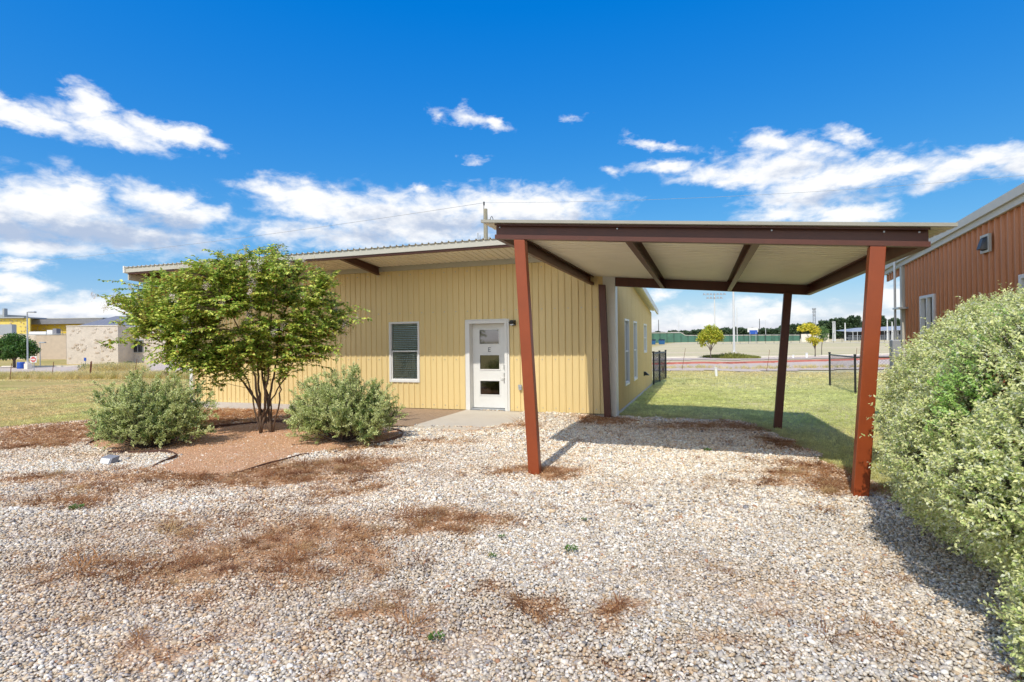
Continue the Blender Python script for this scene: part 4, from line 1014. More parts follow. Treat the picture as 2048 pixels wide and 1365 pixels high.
leaves('foliage', C, DD, NN, rng.uniform(.018, .032, ns * K), rng.uniform(.010, .017, ns * K), base, hedge, m=tintmat('privet_leaf', .5, .40, .4, noise=.1, nscale=90))['kind'] = 'stuff'
mb = MB()
for i in range(0, ns, 3): mb.tube([c[i] - nn[i] * .12, c[i] + dr[i] * ln[i]], [.003, .001], 3, cap=False)
for i in range(50):
    q, _ = hedge_pts(1, (.7, .9)); mb.tube([(2.75 + rng.normal(0, .25), 4.9 + rng.normal(0, .8), -.1), tuple((q[0] + np.array([2.75, 4.9, .3])) / 2), tuple(q[0])], [.02, .012, .004], 5)
mb.build('branches', M['greybark'], hedge)
# shaded inner leaves so the bush is dense in depth
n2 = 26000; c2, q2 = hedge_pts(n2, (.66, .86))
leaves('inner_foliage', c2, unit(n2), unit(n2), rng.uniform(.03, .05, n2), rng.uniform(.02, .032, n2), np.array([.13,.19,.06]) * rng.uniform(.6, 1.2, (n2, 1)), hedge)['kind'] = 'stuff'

# ------------------------------------------------------------------ bed edging, floodlight, green weeds
ed = [MULCH, ]
def strip(name, pts_, label, hgt=.05):
    mb = MB()
    P_ = []
    for a, b_ in zip(pts_[:-1], pts_[1:]):
        for t in np.linspace(0, 1, 6)[:-1]: P_.append((a[0] + (b_[0] - a[0]) * t, a[1] + (b_[1] - a[1]) * t))
    P_.append(pts_[-1])
    for _ in range(3): P_ = [P_[0]] + [((p[0] + 2*q[0] + r_[0]) / 4, (p[1] + 2*q[1] + r_[1]) / 4) for p, q, r_ in zip(P_[:-2], P_[1:-1], P_[2:])] + [P_[-1]]
    n = len(P_)
    for i, (x, y) in enumerate(P_):
        a = P_[max(0, i-1)]; b_ = P_[min(n-1, i+1)]; t = Vector((b_[0]-a[0], b_[1]-a[1], 0)).normalized(); s_ = Vector((-t.y, t.x, 0)) * .008
        h = hgt * min(1, (min(i, n-1-i) + 2) / 7) * (1 + .25 * math.sin(i * .7)); z = gz(x, y)
        for (q, zz_) in ((-1, -.05), (1, -.05), (1, h), (-1, h)): mb.v.append((x + s_.x * q, y + s_.y * q, z + zz_))
    for i in range(n - 1):
        for k in range(4): a = i*4 + k; b_ = i*4 + (k+1) % 4; mb.f.append((a, b_, b_+4, a+4))
    return tag(mb.build(name, M['edging']), label, 'edging', 'steel edging round the mulch bed')
strip('bed_edging', [(-9.7,6.6),(-9.21,6.53),(-8.49,6.72),(-7.97,6.56),(-7.75,6.35),(-7.7,6.1),(-7.49,5.75)], 'curved metal edging hooking round the front left of the mulch bed')
strip('bed_edging', [(-10.72,6.95),(-11.2,7.45),(-11.0,8.0),(-10.5,8.5),(-10.04,9.17),(-9.83,9.94),(-9.17,10.16),(-8.41,9.95),(-7.6,9.9)], 'metal edging along the back of the mulch bed behind the tree', .06)
strip('bed_edging', [(-6.2,9.8),(-5.5,9.38),(-5.2,8.78),(-5.31,8.25),(-5.67,7.9)], 'short metal edging right of the sage bush near the deck')
strip('bed_edging', [(-5.8,7.2),(-5.96,7.0),(-5.94,6.4),(-6.01,5.72)], 'straight metal edging at the right front of the mulch bed', .035)
fl = empty('floodlight', (-8.5, 5.85, gz(-8.5, 5.85)), 'small boxy floodlight lying in the gravel left of the mulch bed', 'lamp')
fx, fy, fz = -8.5, 5.85, gz(-8.5, 5.85)
fl.location = (fx, fy, fz)
MB().hexa([(fx-.11,fy-.07,fz),(fx+.11,fy-.07,fz),(fx+.11,fy+.06,fz),(fx-.11,fy+.06,fz),(fx-.12,fy-.03,fz+.10),(fx+.12,fy-.03,fz+.10),(fx+.12,fy+.09,fz+.12),(fx-.12,fy+.09,fz+.12)]).build('housing', M['greyroof'], fl, bevel=.008)
MB().hexa([(fx-.09,fy-.072,fz+.02),(fx+.09,fy-.072,fz+.02),(fx+.09,fy-.066,fz+.02),(fx-.09,fy-.066,fz+.02),(fx-.095,fy-.045,fz+.09),(fx+.095,fy-.045,fz+.09),(fx+.095,fy-.038,fz+.09),(fx-.095,fy-.038,fz+.09)]).build('lens', M['white'], fl)
for (x, y, s_, lab) in [(-1.04,4.4,.055,'round bright green weed in the open gravel, middle foreground'),(-1.69,4.52,.035,'tiny green weed furthest left of the foreground gravel sprouts'),(-1.61,4.09,.04,'thin green weed just in front of the leftmost sprout'),(.04,8.98,.06,'green weed at the shadow edge under the carport'),(-1.1,5.2,.03,'small green weed behind the round bright green one'),(-6.3,4.0,.07,'yellow-green weed on the left in the gravel'),(-1.48,2.86,.05,'grey-green weed near the bottom edge of the gravel')]:
    n = 60; th = rng.uniform(0, 6.28, n); rr = s_ * np.sqrt(rng.random(n)); z0 = gz(x, y)
    C = np.stack([x + rr * np.cos(th) * .8, y + rr * np.sin(th) * .8, z0 + .02 + rng.uniform(0, s_ * .5, n)], 1)
    Dd = np.stack([np.cos(th), np.sin(th), .5 + rng.random(n)], 1)
    tag(leaves('green_weed', C, Dd, np.tile([0, -.3, 1.], (n, 1)) + rng.normal(0, .3, (n, 3)), np.full(n, s_ * .4), np.full(n, s_ * .22), np.array([.10,.20,.03]) * rng.uniform(.7, 1.2, (n, 1)), None), lab, 'weed', 'green weeds in the gravel')

# ------------------------------------------------------------------ chain link fences
def chain_mesh(mb, p0, p1, h, cell=.07, r=.003):
    p0, p1 = Vector(p0), Vector(p1); d = p1 - p0; L0 = Vector((d.x, d.y, 0)).length
    k = -h
    while k < L0:
        for sgn in (1, -1):
            a0 = max(0, k); a1 = min(L0, k + h)
            if a1 > a0:
                z0, z1 = (a0 - k, a1 - k) if sgn > 0 else (h - (a0 - k), h - (a1 - k))
                A = p0 + d * (a0 / L0); B = p0 + d * (a1 / L0); A = A + Vector((0, 0, z0)); B = B + Vector((0, 0, z1))
                mb.tube([A, B], r, 3, cap=False)
        k += cell
    return mb
def chain_fence(pts_, h, label, posts, cell=.10, knuckle=True):
    x, y = pts_[0]; f_ = empty('chain_link_fence', (x, y, gz(x, y)), label, 'fence')
    for (px_, py_) in posts:
        z = gz(px_, py_); MB().tube([(px_, py_, z - .1), (px_, py_, z + h + .06)], .035, 10).tube([(px_, py_, z + h + .06), (px_, py_, z + h + .1)], .045, 10).build('post', M['black'], f_)
    for a, b_ in zip(pts_[:-1], pts_[1:]):
        za, zb = gz(*a), gz(*b_)
        MB().tube([(a[0], a[1], za + h), (b_[0], b_[1], zb + h)], .025, 8).build('top_rail', M['black'], f_)
        m_ = chain_mesh(MB(), (a[0], a[1], za + .03), (b_[0], b_[1], zb + .03), h, cell, .002).build('wire_mesh', M['black'], f_); m_['kind'] = 'stuff'
    return f_
chain_fence([(4.53,23.8),(4.65,20.6),(9.5,20.6)], 1.18, 'black chain-link fence round the yard right of the carport', [(4.53,23.8),(4.65,20.6),(7.1,20.6),(9.5,20.6)])
chain_fence([(-1.86,22.2),(-1.60,25.4),(-8,25.4)], 1.2, 'black chain-link fence starting at the back corner of the cream house', [(-1.86,22.2),(-1.75,23.8),(-1.60,25.4),(-4,25.4),(-8,25.4)], .045)

# ------------------------------------------------------------------ generic broadleaf trees
def tree(name, lat, dep, h, cl, trunk_h, blobs_, n, lsize, cols, label, cat='tree', group=None, lean=0, tr=.06, seed=0):
    b0 = np.array(site(lat, dep)); root = empty(name, tuple(b0), label, cat, group); mb = MB()
    C = []
    for (dl, dd_, z, r_, rz) in blobs_:
        top = np.array(site(lat + dl, dep + dd_, 0)); top[2] = b0[2] + z
        mid = b0 + (top - b0) * .45 + np.array([lean * .1, 0, .0]); mid[:2] = b0[:2] + (top[:2] - b0[:2]) * .25
        mb.tube([b0 + [0, 0, -.1], b0 + [lean * .05, 0, trunk_h * .6], mid * [1, 1, 0] + [0, 0, b0[2] + max(trunk_h, (z) * .55)], top], [tr, tr * .8, tr * .45, tr * .15], 6)
        k = max(10, int(n * r_ * r_ * rz)); u = unit(k); rr = rng.uniform(.5, 1.05, (k, 1)) * (1 + .35 * (fbm(u[:, 0] * 2 + z, u[:, 2] * 2 + u[:, 1], 1.5)[:, None] - .5) * 2)
        q = u * rr * np.array([r_, r_, rz]); C.append(top + q)
    C = np.concatenate(C); k = len(C); mb.build('trunk', M['greybark'], root)
    ci = rng.integers(0, len(cols), k); col = np.array(cols)[ci] * rng.uniform(.65, 1.2, (k, 1))
    leaves('crown', C, unit(k), np.array([0, -.4, 1]) + rng.normal(0, .6, (k, 3)), rng.uniform(.7, 1.3, k) * lsize, rng.uniform(.7, 1.3, k) * lsize * .6, col, root)['kind'] = 'stuff'
    return root
def L2(px, dep): return (px - 1024) * dep / 1101.7
Zt = 52
YG = [(.55,.56,.05),(.36,.44,.04),(.70,.62,.07)]
tree('young_tree', L2(1421, 51), 51, 3, 1, 1.1, [(-.5,0,2.15,.55,.5),(.1,.2,2.6,.62,.5),(.5,-.2,2.2,.5,.4),(-.85,0,1.8,.45,.35),(.95,.1,1.95,.38,.4),(.2,0,1.7,.5,.35),(-.7,.1,1.35,.3,.25)], 4500, .17, YG, 'young yellow-green tree in front of the outfield, left of the tall white pole', tr=.05)
tree('young_tree', L2(1630, 54), 54, 3, 1, 1.2, [(-1.2,0,2.75,.5,.3),(-.6,.1,2.95,.6,.35),(-.1,-.1,2.5,.5,.5),(-.3,0,1.7,.55,.3),(.3,0,1.6,.4,.25),(0,0,1.35,.3,.3)], 3800, .16, [(.78,.66,.04),(.85,.72,.07),(.5,.52,.05)], 'slanting tree turning bright yellow near the chain-link fence', tr=.05)
tree('young_tree', L2(1643, 56), 56, 3, 1, 1.2, [(.1,0,2.3,.6,.7),(.25,0,1.8,.45,.4)], 3000, .13, [(.12,.22,.06),(.18,.30,.08)], 'small round green tree just behind the yellow one', tr=.04)
DG = [(.08,.19,.03),(.05,.12,.025),(.15,.27,.045)]
tree('shade_tree', L2(28, 50), 50, 3.4, 1, 1.2, [(-1.2,0,2.1,.9,.6),(0,0,2.4,1.0,.7),(1.0,0,2.0,.8,.6),(-.4,.8,1.8,1.1,.55),(.6,-.6,1.7,.9,.5),(1.5,.2,1.6,.55,.45),(-1.6,-.4,1.7,.7,.5),(-1.2,.3,1.15,.7,.4),(1.3,-.3,1.15,.6,.4),(0,-.5,1.2,.6,.35)], 3600, .17, DG, 'dark green oak at the far left edge beside the blue barrel', tr=.13)
for (px_, dep, w, hh, lab) in ((172, 43, .7, .55, 'round dark shrub by the car park, left of the tall dry grass'), (222, 45, .6, .6, 'green shrub by the car park behind the left sage bush'), (257, 47, .55, .65, 'green shrub near the car park, furthest right of the three')):
    tree('roadside_shrub', L2(px_, dep), dep, hh, 1, .05, [(0,0,hh*.55,w*.8,hh*.5),(-w*.4,0,hh*.4,w*.5,hh*.4),(w*.5,0,hh*.4,w*.5,hh*.4)], 2500, .12, [(.10,.15,.03),(.16,.20,.05)], lab, 'shrub', 'shrubs beside the car park', tr=.02)
# tall dry grass along the wire fences
def dry():
    X, Y = [], []
    for _ in range(1500):
        px_ = rng.uniform(-40, 430); dep = rng.normal(34, .8) + (px_ - 50) * -.004; q = site(L2(px_, dep), dep); X.append(q.x); Y.append(q.y)
    for _ in range(500):
        dep = rng.normal(38, .7); q = site(L2(rng.normal(232, 26), dep), dep); X.append(q.x); Y.append(q.y)
    for _ in range(500):
        dep = rng.normal(33.6, .5) ; lt = rng.uniform(7, 30); q = site(lt, dep); X.append(q.x); Y.append(q.y)
    x, y = np.array(X), np.array(Y); n = x.size
    sc = rng.uniform(.6, 1.3, n); sc[1500:2000] *= 1.7; sc[2000:] *= .6
    t = np.array([(.85,.70,.36),(.75,.60,.26),(.6,.55,.2)])[rng.integers(0, 3, n)] * rng.uniform(.8, 1.15, (n, 1))
    return np.stack([x, y, G(x, y) - .02], 1), np.stack([0*x, 0*x, rng.uniform(0, 6.28, n)], 1), sc[:, None] * np.ones((1, 3)), t, rng.integers(0, 3, n)
pts, rot, scl, tint, ix = dry()
scatter('tall_dry_grass', pts, rot, scl, tint, ix, [(tuft(600 + i, 30, .42, .18, .012, .5), bladem) for i in range(3)])
# raised grassy tuft by the pole base
pm = site(L2(1462, 52), 52)
n = 2500; th = rng.uniform(0, 6.28, n); rr = 1.6 * np.sqrt(rng.random(n)); C = np.stack([pm.x + rr * np.cos(th) * 1.6, pm.y + rr * np.sin(th) * .5, np.zeros(n)], 1)
C[:, 2] = G(C[:, 0], C[:, 1]) + .5 * np.clip(1 - rr / 1.5, 0, 1) * rng.random(n)
tag(leaves('grass_island', C, np.array([0, 0, 1.]) + rng.normal(0, .4, (n, 3)), unit(n), np.full(n, .28), np.full(n, .05), np.array([.32,.33,.07]) * rng.uniform(.7, 1.2, (n, 1)), None), kind='stuff')

# ------------------------------------------------------------------ posts, pipes, kerbs
def tpost(px_, py0, dep, h, lean, label, m='rustpost', w=.011, grp='leaning wire-fence posts'):
    q = site(L2(px_, dep), dep); t = q + Vector((CY * lean, SY * lean, h))
    mb = MB(); mb.tube([tuple(q - Vector((0, 0, .1))), tuple(t)], w, 5)
    mb.obox(q + (t - q) * .5 + Vector((0, -w, 0)), (1,0,0), (0,1,0), t - q, w * .4, w * .9, h * .48)
    return tag(mb.build('fence_post', M[m]), label, 'post', grp)
tpost(19, 757, 33, .95, .12, 'thin rusty fence post furthest left by the oak')
tpost(103, 757, 33.5, 1.0, .13, 'thin rusty fence post right of the do not enter sign')
tpost(180, 757, 33, 1.0, .08, 'thick red fence post by the round dark shrub', w=.032)
tpost(268, 752, 34, 1.1, .18, 'thin leaning fence post behind the left sage bush')
tpost(360, 745, 36, .8, .04, 'short thin fence post left of the crape myrtle stems')
tpost(1363, 745, 32, 1.25, .22, 'thin leaning rusty post nearest the cream house corner')
tpost(1532, 743, 31, 1.2, .2, 'thin leaning rusty post left of the back right carport post')
tpost(1708, 742, 31, 1.25, .16, 'thin leaning post behind the yard fence beside the red post')
def pipe(px_, dep, h, r, label, lean=0):
    q = site(L2(px_, dep), dep); tag(MB().tube([tuple(q - Vector((0,0,.1))), tuple(q + Vector((lean, 0, h)))], r, 12).tube([tuple(q + Vector((lean, 0, h))), tuple(q + Vector((lean, 0, h + .03)))], r * 1.25, 12).build('standpipe', M['pipe']), label, 'pipe', 'white standpipes')
pipe(1432.5, 26, .40, .055, 'white pipe standing in the lawn under the carport roof', -.04)
pipe(1613, 51, .45, .10, 'short white pipe by the path left of the yellow tree')
pipe(1586, 51, .28, .08, 'lowest white pipe close to the back right carport post')
dsap = site(L2(1325, 29), 29)
mb = MB()
for k in range(5): mb.tube([tuple(dsap), tuple(dsap + Vector((rng.normal(0, .06), 0, .35))), tuple(dsap + Vector((rng.normal(0, .22), rng.normal(0, .1), rng.uniform(.5, .8))))], [.014, .01, .003], 5)
tag(mb.build('dead_sapling', M['rustpost']), 'small bare orange sapling beside the black fence', 'sapling')
def kerb(name, pts_, h, w, m, label):
    mb = MB(); P_ = []
    for a, b_ in zip(pts_[:-1], pts_[1:]):
        k = max(2, int(math.dist(a, b_) / 2))
        for t in np.linspace(0, 1, k + 1)[:-1]: P_.append((a[0] + (b_[0]-a[0])*t, a[1] + (b_[1]-a[1])*t))
    P_.append(pts_[-1])
    for i, (x, y) in enumerate(P_):
        a = P_[max(0, i-1)]; b_ = P_[min(len(P_)-1, i+1)]; t = Vector((b_[0]-a[0], b_[1]-a[1], 0)).normalized(); s_ = Vector((-t.y, t.x, 0)) * w / 2; z = gz(x, y)
        for (q, zz_) in ((-1, -.1), (1, -.1), (1, h), (-1, h)): mb.v.append((x + s_.x*q, y + s_.y*q, z + zz_))
    for i in range(len(P_)-1):
        for k in range(4): a = i*4+k; b_ = i*4+(k+1) % 4; mb.f.append((a, b_, b_+4, a+4))
    o_ = mb.build(name, m); return tag(o_, label, 'kerb')
kerb('red_kerb', [(-14,34.2),(-3.5,39.7),(3.2,44.6),(11,50.4),(30,66.3),(70,92.5)], .15, .5, M['redcurb'], 'long red painted fire-lane kerb along the far side of the road')
kerb('pale_kerb', [(-9,52.4),(3.5,57.4),(12,62.4),(40,80.4)], .14, .3, M['track'], 'pale concrete kerb behind the side road and the young trees')
kerb('pale_kerb', [(-62.6,33.4),(-56.7,34.9),(-53.1,38.6),(-49,46.2)], .12, .3, M['track'], 'pale kerb between the car park and the school lawn')
# fire-lane lettering on the red kerb
cu = D.curves.new('lettering', 'FONT'); cu.body = 'FIRE LANE'; cu.size = .5; cu.align_x = 'CENTER'
tx = D.objects.new('kerb_lettering', cu); S.collection.objects.link(tx); cu.materials.append(M['track']); cu.extrude = .003
kk = [o_ for o_ in S.collection.objects if o_.name == 'red_kerb'][0]
dv = Vector((6.7, 4.9, 0)).normalized(); rp = Vector((2.0, 43.72, 0))
tx.matrix_world = Matrix.Translation((rp.x, rp.y, gz(rp.x, rp.y) + .195)) @ Matrix.Rotation(math.atan2(dv.y, dv.x), 4, 'Z')
tx.location.x += .25; tx.location.y -= .3
mw = tx.matrix_world.copy(); tx.parent = kk; tx.matrix_parent_inverse = Matrix.Identity(4)

# ------------------------------------------------------------------ lamp poles, utility pole, wires
def lamp_pole(px_, dep, h, r, label, m='whitepole', arm=.5, base=True, grp='street lamps'):
    q = site(L2(px_, dep), dep); e = empty('street_lamp', q, label, 'street lamp', grp)
    MB().tube([tuple(q), tuple(q + Vector((0, 0, h)))], [r, r * .7], 10).build('pole', M[m], e)
    if base: MB().tube([tuple(q - Vector((0,0,.1))), tuple(q + Vector((0, 0, .6)))], r * 2.6, 12).build('base', M['track'], e)
    c_ = q + Vector((CY * arm * .5, SY * arm * .5, h))
    MB().obox(c_, (CY, SY, 0), (-SY, CY, 0), (0,0,1), arm * .5, .035, .03).build('arm', M[m], e)
    MB().obox(q + Vector((CY * (arm + .2), SY * (arm + .2), h)), (CY, SY, 0), (-SY, CY, 0), (0,0,1), .28, .14, .06).build('lamp_head', M['galv'], e, bevel=.02)
    return e
lamp_pole(1468, 53, 9.3, .11, 'tall white lamp pole standing on the grass island behind the carport', arm=.7)
lamp_pole(55, 49, 5.0, .07, 'tall grey lamp pole in front of the yellow building at far left', 'galv', .25)
lamp_pole(80, 54.5, 2.3, .05, 'short lamp pole against the stone school wall', 'galv', .05, False)
up = site(L2(975, 30), 30)
ut = empty('utility_pole', up, 'weathered wooden utility pole rising behind the house roof with a transformer', 'utility pole')
MB().tube([tuple(up), tuple(up + Vector((-.03, 0, 9.1)))], [.16, .11], 12).build('pole', M['pole'], ut)
tp = up + Vector((-.03, 0, 9.1))
wt = Vector((-11.21, 27.87, 9.28))
MB().tube([tuple(tp + Vector((-.1, 0, -.15))), tuple(wt - Vector((0,0,.04)))], .02, 6).tube([tuple(wt - Vector((0,0,.14))), tuple(wt + Vector((0,0,.05)))], .045, 8).build('insulator', M['dark'], ut)
mb = MB(); cc = tp + Vector((.32, .1, -.62)); ring = []
for k in range(17):
    a = 2 * math.pi * k / 16; ring.append(tuple(cc + Vector((.08 * math.cos(a), 0, .2 * math.sin(a)))))
mb.tube(ring, .018, 6); mb.tube([tuple(cc + Vector((-.08,0,.05))), tuple(tp + Vector((.08,0,-.6)))], .015, 5); mb.build('cable_loop', M['dark'], ut)
MB().tube([tuple(tp + Vector((-.38, -.1, -2.3))), tuple(tp + Vector((-.38, -.1, -1.65)))], .19, 14).tube([tuple(tp + Vector((-.42, -.1, -1.65))), tuple(tp + Vector((-.42, -.1, -1.3)))], .03, 6).tube([tuple(tp + Vector((-.3, -.1, -1.65))), tuple(tp + Vector((-.3, -.1, -1.45)))], .03, 6).box(tp.x - .22, tp.x, tp.y - .12, tp.y - .06, tp.z - 2.0, tp.z - 1.9).build('transformer', M['galv'], ut)
MB().tube([tuple(tp + Vector((.22, -.05, -2.1))), tuple(tp + Vector((.22, -.05, -1.55)))], .05, 8).build('cutout_fuse', M['galv'], ut)
def wire(a, b_, sag, label, r=.010):
    a, b_ = Vector(a), Vector(b_); pl = [tuple(a + (b_ - a) * t + Vector((0, 0, -4 * sag * t * (1 - t)))) for t in np.linspace(0, 1, 24)]
    tag(MB().tube(pl, r, 4).build('power_line', M['galv']), label, 'power line', 'overhead power lines')
lw = site(-62, 62, 11.0)
wire(wt, lw, .5, 'power line running left from the utility pole')
rw = site(26, 26, 9.4)
wire(wt, rw, .35, 'power line running right from the utility pole', .007)

# ------------------------------------------------------------------ far right: sports ground
def flat_prism(name, a, b_, z0, z1, thick, m, parent=None):
    a, b_ = Vector(a), Vector(b_); d = (b_ - a); d.z = 0; d.normalize(); n_ = Vector((-d.y, d.x, 0)) * thick
    return MB().hexa([(a.x,a.y,z0),(b_.x,b_.y,z0),(b_.x+n_.x,b_.y+n_.y,z0),(a.x+n_.x,a.y+n_.y,z0),(a.x,a.y,z1),(b_.x,b_.y,z1),(b_.x+n_.x,b_.y+n_.y,z1),(a.x+n_.x,a.y+n_.y,z1)]).build(name, m, parent)
q0 = site(L2(1250, 210), 210); of = empty('outfield_fence', q0, 'long green windscreen fence of the ball field', 'fence')
spans = [(1180, 1240, 4.4, 4.4), (1240, 1300, 4.4, 4.4), (1300, 1362, 4.4, 4.4), (1362, 1371, 4.4, 3.3), (1371, 1430, 3.3, 3.2), (1430, 1500, 3.2, 3.1), (1500, 1560, 3.1, 3.0), (1560, 1600, 3.0, 2.9)]
for (pa, pb, za, zb) in spans:
    a = site(L2(pa, 210), 210); b_ = site(L2(pb, 210), 210)
    MB().hexa([(a.x,a.y,a.z),(b_.x,b_.y,b_.z),(b_.x-.01,b_.y+.06,b_.z),(a.x-.01,a.y+.06,a.z),(a.x,a.y,za),(b_.x,b_.y,zb),(b_.x-.01,b_.y+.06,zb),(a.x-.01,a.y+.06,za)]).build('screen_panel', M['green'], of)
    MB().tube([(a.x,a.y,za+.08),(b_.x,b_.y,zb+.08)], .16, 5).build('top_cap', M['beige'], of)
for px_ in np.arange(1180, 1600, 14):
    a = site(L2(px_, 209.7), 209.7); MB().tube([tuple(a), (a.x, a.y, 4.4 if px_ < 1362 else 3.4)], .07, 5).build('post', M['dark'], of)
# tall see-through ball-field fence in front
q0 = site(L2(1500, 150), 150); nf = empty('field_fence', q0, 'thin dark chain-link fence with slim posts across the sports ground', 'fence')
for px_ in np.arange(1395, 1800, 17):
    a = site(L2(px_, 150), 150); MB().tube([tuple(a), (a.x, a.y, a.z + 2.6)], .04, 4).build('post', M['dark'], nf)
a = site(L2(1385, 150), 150); b_ = site(L2(1800, 150), 150)
MB().tube([(a.x,a.y,a.z+2.5),(b_.x,b_.y,b_.z+2.5)], .025, 4).build('top_rail', M['dark'], nf)
for (px_, lab) in ((1305, 'blue dumpster touching the cream house corner in the distance'), (1323.5, 'blue dumpster with a pale stripe beside it, right one of two')):
    dep = 158; q = site(L2(px_, dep), dep); e = empty('dumpster', q, lab, 'dumpster', 'blue dumpsters in the field'); w = .78
    MB().hexa([tuple(q + Vector(v)) for v in ((-w,-.5,.1),(w,-.5,.1),(w,.6,.1),(-w,.6,.1),(-w*1.1,-.6,1.2),(w*1.1,-.6,1.2),(w*1.1,.7,1.5),(-w*1.1,.7,1.5))]).build('bin', M['bluebin'], e)
    MB().hexa([tuple(q + Vector(v)) for v in ((-w*1.12,-.62,1.2),(w*1.12,-.62,1.2),(w*1.12,.72,1.5),(-w*1.12,.72,1.5),(-w*1.12,-.62,1.25),(w*1.12,-.62,1.25),(w*1.12,.72,1.56),(-w*1.12,.72,1.56))]).build('lid', M['dark'], e)
def mast(px_, dep, top_py, r, label, grp, heads=False, m='whitepole', bz=None):
    q = site(L2(px_, dep), dep); hz = 684.6 - .0121 * (px_ - 1024); zt = 1.67 + (hz - top_py) * dep / 1101.7
    e = empty('light_mast' if heads else 'utility_mast', q, label, 'light mast' if heads else 'pole', grp)
    MB().tube([tuple(q), (q.x, q.y, zt)], [r, r * .6], 8).build('pole', M[m], e)
    if heads:
        for row, n_ in ((0, 7), (1, 5)):
            zc = zt - row * 1.2
            a = Vector((q.x - CY * n_ * .55, q.y - SY * n_ * .55, zc)); b_ = Vector((q.x + CY * n_ * .55, q.y + SY * n_ * .55, zc))
            MB().tube([tuple(a), tuple(b_)], .07, 5).build('crossarm', M['galv'], e)
            for k in range(n_):
                c_ = a + (b_ - a) * ((k + .5) / n_) + Vector((0, -.1, .25)); MB().obox(c_, (CY,SY,0), (-SY,CY,.3), (0,0,1), .27, .2, .24).build('lamp', M['galv'], e)
    return e
mast(1430, 180, 590, .26, 'tall stadium light mast with two rows of lamps', 'masts beyond the ball field', True)
mast(1474.5, 200, 615, .15, 'slim white mast just right of the tall lamp pole', 'masts beyond the ball field')
mast(1317.5, 240, 640, .18, 'dark distant pole above the rooftops near the cream house', 'masts beyond the ball field', m='dark')
mast(1358, 250, 641, .12, 'faint pale pole between the house and the young tree', 'masts beyond the ball field')
mast(1519.5, 240, 638, .18, 'dark wooden pole right of the scoreboard', 'masts beyond the ball field', m='dark')
mast(1531.5, 220, 641, .12, 'pale pole second to the right of the scoreboard', 'masts beyond the ball field')
for (px_, tp_, lab) in ((1666.5, 643, 'leftmost of the thick white poles near the pavilion'), (1670, 643, 'white pole close beside the leftmost thick one'), (1690.5, 646, 'white pole midway between the pair and the red post'), (1775, 641, 'white pole in front of the dark pavilion right of the red post'), (1784.5, 644, 'rightmost white pole beside the brown house')):
    mast(px_, 180, tp_, .26, lab, 'white poles by the pavilion')
q = site(L2(1629, 300), 300); tw = empty('lattice_tower', q, 'distant grey lattice phone tower above the trees', 'tower')
mb = MB(); zt = 1.67 + (677 - 618) * 300 / 1101.7
for sx_ in (-.5, .5):
    for sy_ in (-.5, .5): mb.tube([(q.x+sx_*1.3, q.y+sy_*1.3, q.z), (q.x+sx_*.9, q.y+sy_*.9, zt)], .13, 4)
for k in range(14):
    z = q.z + (zt - q.z) * k / 14; z2 = q.z + (zt - q.z) * (k + 1) / 14; s_ = 1 if k % 2 else -1
    mb.tube([(q.x - .55*s_, q.y - .5, z), (q.x + .55*s_, q.y - .5, z2)], .08, 4)
mb.build('mast', M['galv'], tw)
mb = MB()
for k in range(3): mb.tube([(q.x, q.y, zt - .4 - k * 1.6), (q.x, q.y, zt + .4 - k * 1.6)], 1.0 - .12 * k, 8)
mb.build('antennas', M['galv'], tw)
# scoreboard
dep = 190; a = site(L2(1495.5, dep), dep); sb = empty('scoreboard', a, 'blue and white scoreboard at the edge of the ball field', 'scoreboard')
a2 = site(L2(1516.5, dep), dep)
flat_prism('board', a, a2, 4.1, 5.6, .25, M['white'], sb)
a3, a4 = site(L2(1499, dep), dep), site(L2(1515, dep), dep); sh = Vector((SY, -CY, 0)) * .03
flat_prism('score_panel', a3 + sh, a4 + sh, 3.4, 4.75, .02, M['blue'], sb)
for px_ in (1500, 1512): b_ = site(L2(px_, dep), dep); MB().tube([tuple(b_), (b_.x, b_.y, 4.2)], .09, 5).build('post', M['galv'], sb)
MB().box(a3.x, a3.x + .01, a3.y, a3.y + .01, 5, 5.01)
# white wall and pavilion
a, b_ = site(L2(1603, 175), 175), site(L2(1658, 175), 175); flat_prism('low_wall', a, b_, a.z, 3.1, .3, M['track'])
tag(D.objects['low_wall'], 'low white stone wall behind the yellow tree', 'wall')
pv = empty('pavilion', site(L2(1750, 190), 190), 'long low pavilion with a pale roof and dark open side by the ball field', 'pavilion')
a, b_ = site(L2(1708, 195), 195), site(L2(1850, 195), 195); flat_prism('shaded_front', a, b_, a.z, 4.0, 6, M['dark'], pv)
a, b_ = site(L2(1702, 192), 192), site(L2(1852, 192), 192)
n_ = Vector((-SY, CY, 0)) * 10
MB().hexa([(a.x,a.y,3.75),(b_.x,b_.y,4.3),(b_.x+n_.x,b_.y+n_.y,4.6),(a.x+n_.x,a.y+n_.y,4.4),(a.x,a.y,3.95),(b_.x,b_.y,4.5),(b_.x+n_.x*.5,b_.y+n_.y*.5,5.9),(a.x+n_.x*.5+4,a.y+n_.y*.5,5.2)]).build('roof', M['galv'], pv)
for px_ in np.arange(1706, 1850, 9):
    c_ = site(L2(px_, 191.8), 191.8); MB().tube([tuple(c_), (c_.x, c_.y, 3.9)], .09, 5).build('column', M['whitepole'], pv)
a, b_ = site(L2(1697, 183), 183), site(L2(1850, 183), 183)
bl = empty('bleachers', a, 'grey metal bleachers and railing in front of the pavilion', 'bleachers')
for k in range(3): flat_prism('bench', a + n_ * (.08 * k), b_ + n_ * (.08 * k), a.z + .4 * (k + 1) - .08, a.z + .4 * (k + 1), .4, M['galv'], bl)
